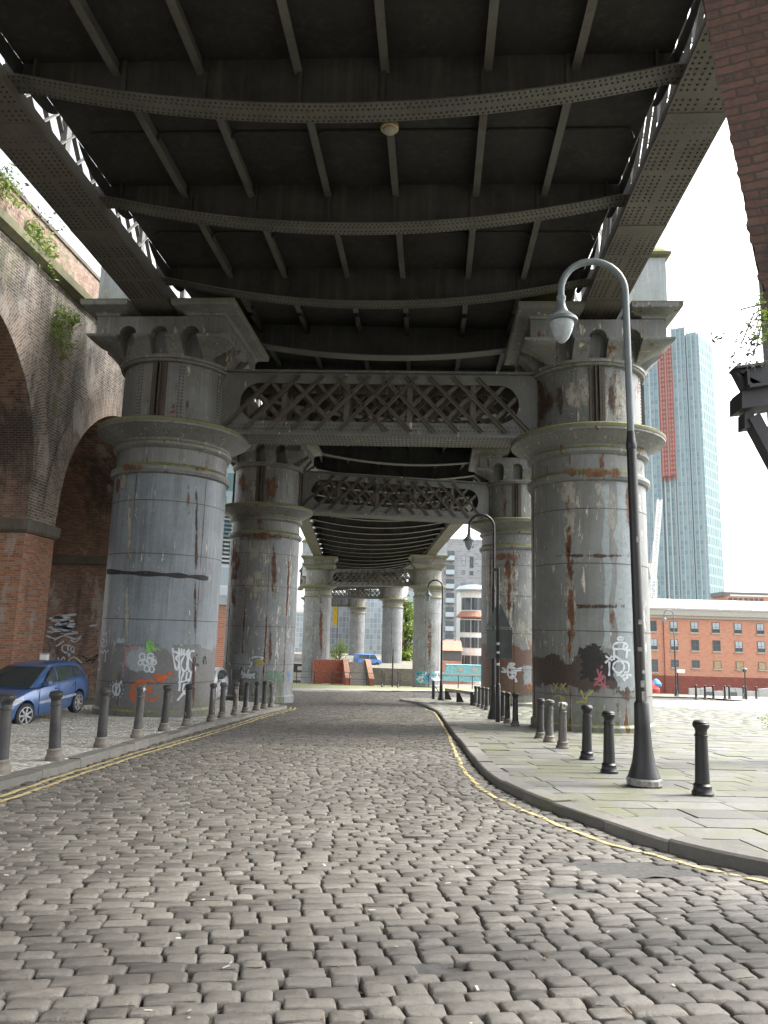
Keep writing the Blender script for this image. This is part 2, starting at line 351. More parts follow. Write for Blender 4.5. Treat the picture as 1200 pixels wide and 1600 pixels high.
# ================================================================== GROUND, ROAD, PAVEMENTS
RK = [(6.2,5.5),(4.6,6.1),(3.6,6.6),(2.95,7.05),(2.45,7.58),(2.12,8.2),(1.72,9.25),(1.3,10.45),(.95,12.2),(.80,14.5),(.69,17.76),(.5,23.1),(.38,28),(.2,33.5),(-.68,41.64),(-2.0,46.6),(-1.6,48.6),(.6,53),(4,58),(10,63),(30,73)]
LK = [(-5.2,1),(-5.4,7),(-5.6,9.85),(-5.62,11.3),(-5.84,14.3),(-6.12,19.1),(-6.38,27.4),(-6.35,32.4),(-6.7,33.6),(-7.6,34.8),(-9.6,36.2),(-14,38.6),(-30,45)]
FAR = [(-40,50),(-14,57),(-7.7,64),(-2.3,71),(4.2,77),(30,86)]
ROADPOLY = LK+[(-40,50)]+FAR[1:]+[(30,73)]+RK[::-1][1:]+[(6,0.5)]
def inpoly(px, py, poly):
    ins = np.zeros(len(px), bool); n = len(poly)
    for i in range(n):
        x0, y0 = poly[i]; x1, y1 = poly[(i+1) % n]
        c = ((y0 > py) != (y1 > py)) & (px < (x1-x0)*(py-y0)/((y1-y0) if y1 != y0 else 1e-9)+x0)
        ins ^= c
    return ins
def smooth_line(pts, step=.25):
    """Catmull-Rom resample of a plan polyline"""
    P = [Vector((p[0], p[1], 0)) for p in pts]; out = []
    for i in range(len(P)-1):
        a = P[max(i-1,0)]; b = P[i]; c = P[i+1]; d = P[min(i+2,len(P)-1)]
        n = max(1, int((c-b).length/step))
        for k in range(n):
            t = k/n
            out.append(b*1.0+(c-a)*.5*t+(a*2-b*5+c*4-d)*.5*t*t+(b*3-a-c*3+d)*.5*t**3)
    out.append(P[-1]); return out
def sheet(name, poly, off, m):
    mb = MB(); mb.add([(x, y, gz(x, y)+off) for x, y in poly], [tuple(range(len(poly)))])
    me = bpy.data.meshes.new(name); me.from_pydata(mb.v, [], mb.f)
    bm = bmesh.new(); bm.from_mesh(me); bmesh.ops.triangulate(bm, faces=bm.faces)
    for f in bm.faces:
        if f.normal.z < 0: f.normal_flip()
    bm.to_mesh(me); bm.free(); me.materials.append(m)
    o = bpy.data.objects.new(name, me); COL.objects.link(o); o['kind'] = 'structure'; return o
def setts(name, poly, ang, lw, pitch, gap, zoff, m, ymin, ymax, xmin, xmax, dome=.012, holes=(), near=20, jit=.012, tilt=.03, wav=.0, cut=.22, clamp=None):
    ca, sa = math.cos(ang), math.sin(ang); rng = np.random.default_rng(len(name)*7+3)
    cs = [(x, y) for x in (xmin, xmax) for y in (ymin, ymax)]
    U = [x*ca+y*sa for x, y in cs]; V = [-x*sa+y*ca for x, y in cs]
    u0, u1, v0, v1 = min(U), max(U), min(V), max(V)
    rec = []; v = v0
    while v < v1:
        pv = pitch*rng.uniform(.88, 1.12); u = u0+rng.uniform(0, lw)
        us = []
        while u < u1:
            w = lw*rng.uniform(.68, 1.38); us.append((u, w)); u += w
        a = np.array(us); n = len(a)
        if wav:
            vv = v+wav*np.sin(a[:,0]*.9+v*.3)+wav*.6*np.sin(a[:,0]*2.3+v)
        else: vv = np.full(n, v)
        rec.append(np.stack([a[:,0]+a[:,1]/2, vv+pv/2, a[:,1], np.full(n, pv)], 1)); v += pv
    rec = np.concatenate(rec)
    cx = rec[:,0]*ca-rec[:,1]*sa; cy = rec[:,0]*sa+rec[:,1]*ca
    k = inpoly(cx, cy, poly) & (cx > xmin) & (cx < xmax) & (cy > ymin) & (cy < ymax)
    for hx, hy, ra, rb in holes: k &= ((cx-hx)/ra)**2+((cy-hy)/rb)**2 > 1
    rec = rec[k]; cx = cx[k]; cy = cy[k]
    def ring(hw, hh, cut):
        return [(-hw+cut,-hh),(hw-cut,-hh),(hw,-hh+cut),(hw,hh-cut),(hw-cut,hh),(-hw+cut,hh),(-hw,hh-cut),(-hw,-hh+cut)]
    VS = []; FS = []; TN = []; base = 0
    for i in range(len(rec)):
        u, v, w, h = rec[i]; hw = (w-gap*rng.uniform(.8, 2.0))/2; hh = (h-gap*rng.uniform(.8, 1.7))/2
        u += rng.normal(0, jit*.5); v += rng.normal(0, jit*.6); ra = rng.normal(0, .02 if dome > .006 else .004); c2, s2 = math.cos(ang+ra), math.sin(ang+ra)
        dz = rng.normal(0, jit*.45); tx = rng.normal(0, tilt); ty = rng.normal(0, tilt); tone = min(1, max(0, rng.normal(.5, .24)))
        X0 = u*ca-v*sa; Y0 = u*sa+v*ca
        nearby = Y0 < near
        m_ = min(hw, hh)
        if nearby:
            rings = [(hw, hh, m_*cut, -.06), (hw, hh, m_*cut, -dome*1.6), (hw-m_*.13, hh-m_*.13, m_*cut, -dome*.55), (hw-m_*.26, hh-m_*.26, m_*cut*1.2, -dome*.16)]
            pts = []
            for a, b, c, z in rings:
                rj = rng.normal(0, min(m_*.06, .006), (8, 2))
                for q, (px, py) in enumerate(ring(a, b, c)): pts.append((px+rj[q,0], py+rj[q,1], z))
            pts.append((0, 0, 0)); nr = 4
            fs = [(r*8+q, r*8+(q+1) % 8, (r+1)*8+(q+1) % 8, (r+1)*8+q) for r in range(nr-1) for q in range(8)]+[(24+q, 24+(q+1) % 8, 32) for q in range(8)]
        else:
            pts = [(-hw,-hh,-.05),(hw,-hh,-.05),(hw,hh,-.05),(-hw,hh,-.05)]+[(a*(hw-m_*.18), b*(hh-m_*.18), 0) for a, b in ((-1,-1),(1,-1),(1,1),(-1,1))]
            fs = [(0,1,5,4),(1,2,6,5),(2,3,7,6),(3,0,4,7),(4,5,6,7)]
        if clamp:
            q = [(X0+px*c2-py*s2-clamp(Y0+px*s2+py*c2)) for px, py, z in pts]
            if max(q) < .10: continue
        for px, py, z in pts:
            x = X0+px*c2-py*s2; y = Y0+px*s2+py*c2
            if clamp: x = max(x, clamp(y))
            VS.append((x, y, -SL*y+zoff+dz+z+px*tx+py*ty)); TN.append(tone)
        FS += [tuple(q+base for q in f) for f in fs]; base += len(pts)
    me = bpy.data.meshes.new(name); me.from_pydata(VS, [], FS); me.materials.append(m)
    at = me.attributes.new('tone', 'FLOAT', 'POINT'); at.data.foreach_set('value', TN)
    me.polygons.foreach_set('use_smooth', [True]*len(FS)); me.set_sharp_from_angle(angle=R_(62))
    o = bpy.data.objects.new(name, me); COL.objects.link(o); o['kind'] = 'structure'
    return o
# base terrain: descends gently with the street, level beyond
gm = MB(); ys = [-60,0,40,100,190,400,1200,4000]; xs = [-4000,-300,-60,0,60,300,4000]
gm.add([(x, y, gz(0, y)-.30) for y in ys for x in xs], [(j*7+i, j*7+i+1, j*7+i+8, j*7+i+7) for j in range(7) for i in range(6)])
struct(gm, 'ground', M['earth'])
sheet('road_bed', ROADPOLY, -.165, M['joint'])
HOLES = [(1.78,7.12,.62,.26),(-.02,4.56,.15,.10),(1.05,6.3,.22,.10)]
setts('road', ROADPOLY, R_(14),    .225, .130, .0095, -.12, M['sett'], 2.3, 80, -22, 14, dome=.011, jit=.007, tilt=.018, cut=.2, holes=HOLES, near=17, wav=.006)
for i, (hx, hy, ra, rb) in enumerate(HOLES):
    pm = MB(); n = 20; rr = [1+.18*math.sin(3*k+i)+.1*math.sin(5*k) for k in range(n)]
    pm.add([(hx+ra*1.06*rr[k]*math.cos(2*PI*k/n), hy+rb*1.06*rr[k]*math.sin(2*PI*k/n), gz(0, hy+rb*rr[k]*math.sin(2*PI*k/n))-.137) for k in range(n)], [tuple(range(n))])
    struct(pm, 'tarmac_patch', M['tarmac'], fix=False)
# scraps, twigs and dead leaves lying in the joints of the road
lt = MB(); rng_ = random.Random(31)
for k in range(420):
    y = rng_.uniform(3.2, 16); x = rng_.uniform(-4.8, 2.2 if y < 9 else .7); z = gz(x, y)-.118; a = rng_.uniform(0, 6.3); L_ = rng_.uniform(.012, .05); w_ = rng_.uniform(.004, .016)
    c, s_ = math.cos(a), math.sin(a); lt.beam((x-c*L_/2, y-s_*L_/2, z), (x+c*L_/2, y+s_*L_/2, z+rng_.uniform(0, .008)), w_, .004, mi=k % 3)
lo_ = lt.build('litter', [plain('dead leaf', (.16,.10,.055), .9), plain('pale scrap', (.42,.40,.35), .8), plain('twig scrap', (.06,.05,.04), .9)]); lo_['kind'] = 'stuff'
# pavements
PR = RK+[(70,73),(70,2.5),(6,2.5)]
sheet('pavement_bed', PR, -.022, M['jointmoss'])
_in = []
_kl = smooth_line(RK[:17], .1)
for i, p in enumerate(_kl):
    t_ = (_kl[min(i+1,len(_kl)-1)]-_kl[max(i-1,0)]).normalized(); q = p+Vector((t_.y, -t_.x, 0))*.262; _in.append((q.y, q.x))
_in.sort(); _iy = [a for a, b in _in]; _ix = [b for a, b in _in]
def kerb_clamp(y): return float(np.interp(y, _iy, _ix))
FLAGPOLY = [(x-.7, y-.3) for i, (x, y) in enumerate(RK[:15])]+[(-.35,41.6),(-1.6,46.4),(-1.2,48.4),(.9,52.6),(4.2,57.4),(10,62),(14,48),(30,36),(30,3)]
setts('pavement', FLAGPOLY, R_(7), .80, .52, .011, -.004, M['flag'], 3, 64, -2.2, 30, dome=.003, near=30, jit=.008, tilt=.003, cut=.03, clamp=kerb_clamp)
sheet('plaza', [(10.2,62.3),(14.2,48.2),(30.2,36.2),(70,36),(110,90),(75,118),(28,96),(30,86),(30,73)], -.008, M['plaza'])
sheet('far_verge', [(-60,52)]+FAR+[(40,92),(40,102),(-60,102)], -.06, M['grass'])
sheet('far_pavement', FAR+[(30,93),(4.2,85),(-2.3,79.5),(-7.7,73),(-14,67),(-40,60)], -.02, M['plaza'])
LKP = LK+[(-30,2),(-30,1)]
sheet('side_pavement_bed', LKP, -.012, M['jointmoss'])
setts('side_pavement', [(x-.26, y) for x, y in LK]+[(-13,38),(-13.2,1)], R_(-3), .15, .12, .007, .0, M['settlight'], 6, 38, -13.4, -5.2, dome=.0062, near=14, wav=.02, jit=.006, tilt=.012)
# kerbs: individual stones laid along the pavement edge
def kerb(name, line, inner, m, h=.135, w=.27):
    pts = smooth_line(line, .12); mb = MB(); acc = 0; seg = [pts[0]]; tn = []
    rng = random.Random(5)
    def stone(a):
        Lh = []; dz = rng.uniform(-.012, .012)
        for i, p in enumerate(a):
            t = (a[min(i+1,len(a)-1)]-a[max(i-1,0)]).normalized(); nrm = Vector((-t.y, t.x, 0))*inner
            Lh.append((p, nrm))
        vs = []
        for p, nrm in Lh:
            z = gz(p.x, p.y)
            for o, zz in ((0, -h-.06), (0, -.022), (.022, .0), (w, .004), (w, -.1)):
                q = p+nrm*o; vs.append((q.x, q.y, z+zz+dz))
        n = len(Lh); fs = []
        for i in range(n-1):
            for k in range(4): fs.append((i*5+k, i*5+k+1, i*5+5+k+1, i*5+5+k))
        fs.append((0,1,2,3,4)); fs.append(tuple(range((n-1)*5+4, (n-1)*5-1, -1)))
        mb.add(vs, fs); tn.extend([rng.uniform(.2, .8)]*len(vs))
    Ls = rng.uniform(.7, 1.3)
    for p, q in zip(pts, pts[1:]):
        acc += (q-p).length; seg.append(q)
        if acc > Ls:
            e = seg[-1]; d = (seg[-1]-seg[-2]).normalized()
            stone(seg[:-1]+[e-d*.012]); seg = [q]; acc = 0; Ls = rng.uniform(.7, 1.35)
    o = struct(mb, name, m, auto=40)
    at = o.data.attributes.new('tone', 'FLOAT', 'POINT'); at.data.foreach_set('value', tn); return o
kerb('kerb', RK, -1, M['kerb']); kerb('side_kerb', LK, 1, M['kerb'], h=.12)
kerb('far_kerb', [(-40,50.0),(-14,57),(-7.7,64),(-2.3,71),(4.2,77),(30,86)], 1, M['kerb'])
# worn yellow lines painted over the setts
def yellow_paint(name, lo):
  t = NT(name); v = t.coords(False); col = t.ramp(t.noise(v, 12, 5), [(.3, (.30,.245,.11)), (.7, (.46,.39,.19))])
  t.fin(col, .7); tr = t.n.new('ShaderNodeBsdfTransparent'); mx = t.n.new('ShaderNodeMixShader')
  t.L(t.step(t.noise(v, 9, 7, .72), lo, lo+.1), mx.inputs[0]); t.L(tr.outputs[0], mx.inputs[1]); t.L(t.b.outputs[0], mx.inputs[2]); t.L(mx.outputs[0], t.out.inputs[0])
  return t.m
M['yellow'] = yellow_paint('yellow line paint', .41); M['yellowfull'] = yellow_paint('double yellow line paint', .36)
def line_mark(pts, w, m='yellow', name='road_marking'):
    P = smooth_line(pts, .10); mb = MB(); vs = []
    for i, p in enumerate(P):
        t_ = (P[min(i+1,len(P)-1)]-P[max(i-1,0)]).normalized(); n = Vector((-t_.y, t_.x, 0))
        wo = .012*math.sin(i*.7)+.01*math.sin(i*.23)
        for k in (-1, 0, 1):
            q = p+n*(k*w/2+wo); vs.append((q.x, q.y, gz(q.x, q.y)-.108-(.004 if k else 0)+.004*math.sin(i*2.1)))
    fs = [(i*3+k, i*3+k+1, i*3+3+k+1, i*3+3+k) for i in range(len(P)-1) for k in (0, 1)]
    mb.add(vs, fs); return struct(mb, name, M[m], fix=False)
LY = [(-4.86,5),(-5.02,8.2),(-5.25,11.05),(-5.43,14.5),(-5.6,20.5),(-5.9,27),(-5.92,32),(-6.25,34)]
line_mark(LY, .08, 'yellowfull'); line_mark([(x-.19, y) for x, y in LY], .08, 'yellowfull')
line_mark([(4.2,5.95),(3.3,6.45),(2.82,6.8),(2.5,7.12),(2.14,7.58),(1.76,8.15),(1.35,9.19),(1.02,10.2),(.72,11.6),(.54,14.4),(.42,22.2),(.11,32.9),(-.04,34.5),(-.4,37)], .07)

# ================================================================== IRON COLUMNS
ZS = 8.1                                                     # ledge level
def arc_slot(w, z0, z1, n=10):
    return [(-w/2, z0), (w/2, z0)]+[(w/2*math.cos(PI*k/n), z1-w/2+w/2*math.sin(PI*k/n)) for k in range(n+1)]
def capital_mesh(name, m, parent, zo):
    """round neck flaring to a square, cut by arched slots on each face (boolean done here, result stored as plain mesh)"""
    mb = MB(); n = 64
    lv = [(0,10.28,1.98),(.0,10.36,2.0),(.10,10.45,2.02),(.35,10.6,2.1),(.72,10.74,2.22),(1,10.82,2.3),(1,10.86,2.33),(1,10.93,2.33),(1,10.95,2.12),(1,11.6,2.12)]
    vs = []; fs = []
    for s, z, hw in lv:
        for k in range(n):
            a = 2*PI*k/n; c, q = math.cos(a), math.sin(a); rs = 1/max(abs(c), abs(q)); r = hw*((1-s)*1.0+s*rs)
            if s == 0: r = 1.96
            vs.append((r*c, r*q, z-zo))
    for i in range(len(lv)-1):
        for k in range(n): a = i*n+k; b = i*n+(k+1) % n; fs.append((a, b, b+n, a+n))
    fs.append(tuple(range(n-1, -1, -1))); fs.append(tuple(range((len(lv)-1)*n, len(lv)*n)))
    mb.add(vs, fs); o = mb.build('capital', m)
    cu = MB()
    for q in range(4):
        cu.M = Matrix.Rotation(q*PI/2, 4, 'Z')
        for x in (-1.05, 0, 1.05):
            ins = 1.72 if x == 0 else 1.5
            cu.prism([(x+a, b-zo) for a, b in arc_slot(.56, 10.38, 11.28)], -2.6, -ins)
    co = cu.build('cutter', m)
    bo = o.modifiers.new('b', 'BOOLEAN'); bo.operation = 'DIFFERENCE'; bo.object = co; bo.solver = 'EXACT'
    bpy.context.view_layer.update()
    dg = bpy.context.evaluated_depsgraph_get(); me = bpy.data.meshes.new_from_object(o.evaluated_get(dg))
    o.modifiers.clear(); o.data = me; bpy.data.objects.remove(co); o.parent = parent
    me.polygons.foreach_set('use_smooth', [True]*len(me.polygons)); me.set_sharp_from_angle(angle=R_(40))
    return o
def column(x, y, rotz, sm, cm, label, gside, far=False, R=1.85, dark=False, drop=0):
    zb = gz(x, y)-.12-drop
    t = thing('iron_column', label, 'column', (x, y, zb), rotz, 'riveted iron columns carrying the old railway viaduct')
    n = 24 if far else 64
    Z = lambda p: [(r, z-zb) for r, z in p]
    s = MB().lathe(Z([(R+.06, zb), (R+.06, zb+.35), (R, zb+.42), (R, 6.42)]), n); s.build('shaft', sm, t, auto=30)
    s = MB().lathe(Z([(R, 6.42), (R+.09, 6.46), (R+.14, 6.55), (R+.13, 6.66), (R+.02, 6.74), (R-.02, 6.80), (R-.03, 7.28), (R+.05, 7.32), (R+.11, 7.38), (R+.12, 7.46), (R+.05, 7.53), (R+.08, 7.6), (R+.2, 7.68), (R+.42, 7.80), (R+.58, 7.90), (R+.66, 7.93), (R+.67, 8.10), (R+.60, 8.13), (R-.05, 8.20)]), n)
    s.build('cornice_ledge', cm, t, auto=30)
    MB().lathe(Z([(R+.672, 7.99), (R+.682, 8.01), (R+.684, 8.10), (R+.62, 8.145), (R+.3, 8.16)]), n, caps=False).build('mossy_rim', M['stonegreen'], t, auto=40)
    d = MB().lathe(Z([(R-.06, 8.15), (R-.06, 10.16), (R+.06, 10.18), (R+.10, 10.24), (R+.06, 10.30), (R-.02, 10.32)]), n)
    if not far:
        for k in range(8):
            a = PI/8+k*PI/4
            for da in (-.035, .035):
                for q in range(17):
                    aa = a+da; d.dome(((R-.06)*math.cos(aa), (R-.06)*math.sin(aa), 8.25+q*.112-zb), (math.cos(aa), math.sin(aa), 0), .024, .018, mi=1)
    d.build('drum', [cm, M['rivet']], t, auto=30)
    if not far:
        for k in range(4):                                   # double angle irons closing the drum plates
            a = -PI/2+k*PI/2
            st = MB(Matrix.Rotation(a, 4, 'Z'))
            for s_ in (-1, 1):
                st.box((R-.10, s_*.06-.012, 8.17-zb), (R+.10, s_*.06+.012, 10.15-zb)); st.box((R-.08, min(s_*.07, s_*.24), 8.17-zb), (R-.025, max(s_*.07, s_*.24), 10.15-zb))
                for q in range(17): st.dome((R-.025, s_*.16, 8.25+q*.112-zb), (1,0,0), .026, .02)
            st.build('seam_angle', M['rust'], t)
        for k in range(9 if sm is M['shaft1'] else 7):       # butt joints of the shaft plates
            pass
    hz = MB()
    for z in (-.12, 1.8, 3.85, 5.55) if not far else (zb+2, 2.0, 4.5):
        hz.lathe(Z([(R-.02, z-.012), (R+.008, z-.01), (R+.010, z+.01), (R-.02, z+.012)]), n, caps=False)
    hz.build('plate_joint', M['rust'], t)
    if far:
        mb = MB().sqlathe(Z([(-.35, 10.3), (0, 10.8), (.2, 10.85), (.2, 10.95), (0, 11.0), (0, 11.55), (.12, 11.6), (.4, 11.9), (.42, 12.0)]), -2.12, 2.12, -2.12, 2.12); mb.build('capital', cm, t)
    else:
        capital_mesh('capital', cm, t, zb)
        gx = .25*gside                                        # girder axis offset
        for a, b in ((-2.12, gx-.78), (gx+.78, 2.12)):
            mb = MB().sqlathe(Z([(-.02, 11.602), (.03, 11.62), (.05, 11.68), (.14, 11.74), (.30, 11.80), (.40, 11.84), (.42, 11.90), (.42, 12.02), (.36, 12.04)]), a+(.36 if a > 0 or b > 2 else 0), b-(.36 if b < 2 else 0), -2.12, 2.12)
            mb.build('abacus', cm, t, auto=30)
            xa, xb = a+(.36 if a > 0 or b > 2 else 0), b-(.36 if b < 2 else 0)
            MB().sqlathe(Z([(.425, 11.985), (.432, 11.99), (.43, 12.03), (.37, 12.048), (.0, 12.05)]), xa, xb, -2.12, 2.12).build('mossy_edge', M['stonegreen'], t)
    a0, a1 = (1.02, 2.3) if gside > 0 else (-2.35, -1.05)     # pedestal block outside the girder
    pb = MB().sqlathe(Z([(0, 12.03), (.04, 12.06), (.0, 12.4), (0, 13.9)]), a0, a1, -1.75, 1.75); pb.build('pedestal', M['pedestal'], t)
    pc = MB().sqlathe(Z([(0, 13.9), (.14, 13.96), (.16, 14.05), (.10, 14.07), (-.1, 14.3), (-.3, 14.42)]), a0, a1, -1.75, 1.75); pc.build('pedestal_cap', M['stonegreen'], t)
    return t
C_L1 = column(-9.08, 24.25, 0, M['shaft1'], M['cap1'], 'large blue-grey iron column with white and orange graffiti, beside the blue car', -1)
C_R1 = column(5.05, 24.6, 0, M['shaft2'], M['cap2'], 'large green-grey iron column with dark brown patch, behind the nearest street lamp', 1)
C_L2 = column(-9.25, 39.3, 0, M['shaft3'], M['cap2'], 'rust-streaked iron column with peeling white flecks, second in the left row', -1)
C_R2 = column(4.55, 43.0, 0, M['shaft4'], M['cap2'], 'iron column with brown-red lower half and white flower tag, behind the road sign backs', 1)
rz3 = math.atan2(6.2, 59)
C_L3 = column(-16.1, 101.8, rz3, M['shaft5'], M['capfar'], 'distant pale iron column left of the red brick steps behind the railing', -1, True)
C_R3 = column(-.9, 98.0, rz3, M['shaft5'], M['capfar'], 'distant iron column with a central rust line and blue graffiti foot, left of the far lamp', 1, True)
C_R4 = column(-7.55, 134.6, rz3+.1, M['shaft5'], M['capfar'], 'far iron column with graffiti at its foot, right of the red brick steps', 1, True)
C_R5 = column(-18.3, 176.4, rz3+.2, M['shaft5'], M['capfar'], 'farthest pale iron column standing behind the blue van above the steps', 1, True)
C_L4 = column(-22.5, 137.5, rz3+.1, M['shaft5'], M['capfar'], 'far rust-streaked iron column just glimpsed left of the distant pale column', -1, True)

# ================================================================== LATTICE BRACES BETWEEN THE COLUMNS
def brace(PL, PR, label, far=False):
    PL = Vector((PL[0], PL[1], 0)); PR = Vector((PR[0], PR[1], 0)); L = (PR-PL).length; ang = math.atan2(PR.y-PL.y, PR.x-PL.x)
    t = thing('lattice_brace', label, 'bracing girder', (PL.x, PL.y, 8.0), ang, 'lattice girders tying the columns together')
    x0, x1 = 1.72, L-1.72; zb, zt = .15, 2.28; hx0, hx1, hz0, hz1 = x0+.62, x1-.62, .58, 1.92
    r = (hz1-hz0)/2; zc = (hz0+hz1)/2; n = 14
    def plate(ya, yb):
        inn = []; out = []
        m = 20
        for k in range(m+1): x = hx0+r+(hx1-hx0-2*r)*k/m; inn.append((x, hz1)); out.append((x, zt))
        for k in range(1, n):
            a = PI/2-PI*k/n; inn.append((hx1-r+r*math.cos(a), zc+r*math.sin(a)))
            f = k/n
            out.append((hx1-r+(x1-hx1+r)*f/.3, zt) if f < .3 else (x1, zt+(zb-zt)*(f-.3)/.4) if f < .7 else (x1-(x1-hx1+r)*(f-.7)/.3, zb))
        for k in range(m+1): x = hx1-r-(hx1-hx0-2*r)*k/m; inn.append((x, hz0)); out.append((x, zb))
        for k in range(1, n):
            a = -PI/2-PI*k/n; inn.append((hx0+r+r*math.cos(a), zc+r*math.sin(a)))
            f = k/n
            out.append((hx0+r-(hx0+r-x0)*f/.3, zb) if f < .3 else (x0, zb+(zt-zb)*(f-.3)/.4) if f < .7 else (x0+(hx0+r-x0)*(f-.7)/.3, zt))
        N = len(inn); mb = MB()
        vs = [(p[0], ya, p[1]) for p in inn]+[(p[0], ya, p[1]) for p in out]+[(p[0], yb, p[1]) for p in inn]+[(p[0], yb, p[1]) for p in out]
        fs = []
        for i in range(N):
            j = (i+1) % N
            fs += [(i, j, N+j, N+i), (2*N+i, 3*N+i, 3*N+j, 2*N+j), (i, 2*N+i, 2*N+j, j), (N+i, N+j, 3*N+j, 3*N+i)]
        mb.add(vs, fs); mb.build('web_plate', M['truss'], t)
    plate(-.55, -.53); plate(.53, .55)
    def flange(z0, z1, rv):
        f = MB().box((x0-.05, -.68, z0), (x1+.05, .68, z1))
        if rv and not far:
            for yy in (-.60, -.42, -.15, .15, .42, .60):
                for k in range(int((x1-x0)/.13)): f.dome((x0+.08+k*.13, yy, z0), (0,0,-1), .026, .018, 6, 1)
            for k in range(int((x1-x0)/.13)): f.dome((x0+.08+k*.13, -.555, zb+.30), (0,-1,0), .022, .016, 6, 1); f.dome((x0+.14+k*.13, -.555, zb+.16), (0,-1,0), .022, .016, 6, 1)
        return f
    flange(.07, .15, True).build('bottom_flange', [M['truss'], M['rivet']], t); flange(2.28, 2.36, False).build('top_flange', [M['truss'], M['rivet']], t)
    mid = L/2; sp = .80; wL = .105; nn = int((x1-x0)/sp)
    for side, y, w in ((-1, -.60, .055), (1, .60, .055)):
        for k in range(nn+1):
            xb = x0+.05+k*sp
            # outer layer leans towards mid-span, inner layer leans the other way
            lean = 1 if xb < mid-.2 else -1
            for ly, le in ((y, lean), (y-side*.14, -lean)):
                xt = xb+le*1.78
                if xt < x0 or xt > x1:
                    continue
                b = MB(); b.beam((xb, ly, .27), (xt, ly, 2.18), .012, .13, (0,1,0)) if False else b.beam((xb, ly, .27), (xt, ly, 2.18), .13, .03, (0,1,0))
                if ly == y: b.beam((xb+.05, ly+side*.035, .27), (xt+.05, ly+side*.035, 2.18), .022, .07, (0,1,0))
                b.build('lattice_bar', M['bar'], t)
        if side < 0 or not far:
            for k in range(1, 5):
                x = x0+(x1-x0)*k/5
                MB().box((x-.09, side*.50-.02, .5), (x+.09, side*.50+.02, 2.0)).build('post', M['bar'], t)
    return t
brace((-9.08,24.25), (5.05,24.6), 'nearest lattice bracing girder with rounded slot, between the two large near columns')
brace((-9.25,39.3), (4.55,43.0), 'skewed lattice bracing girder seen below the nearest one, second from the camera')
brace((-16.1,101.8), (-.9,98.0), 'distant pale lattice bracing girder above the red brick steps', True)
brace((-22.5,137.5), (-7.55,134.6), 'far lattice bracing girder showing just under the distant one', True)
brace((-33.0,180.5), (-18.3,176.4), 'farthest small lattice bracing girder reaching the farthest column', True)

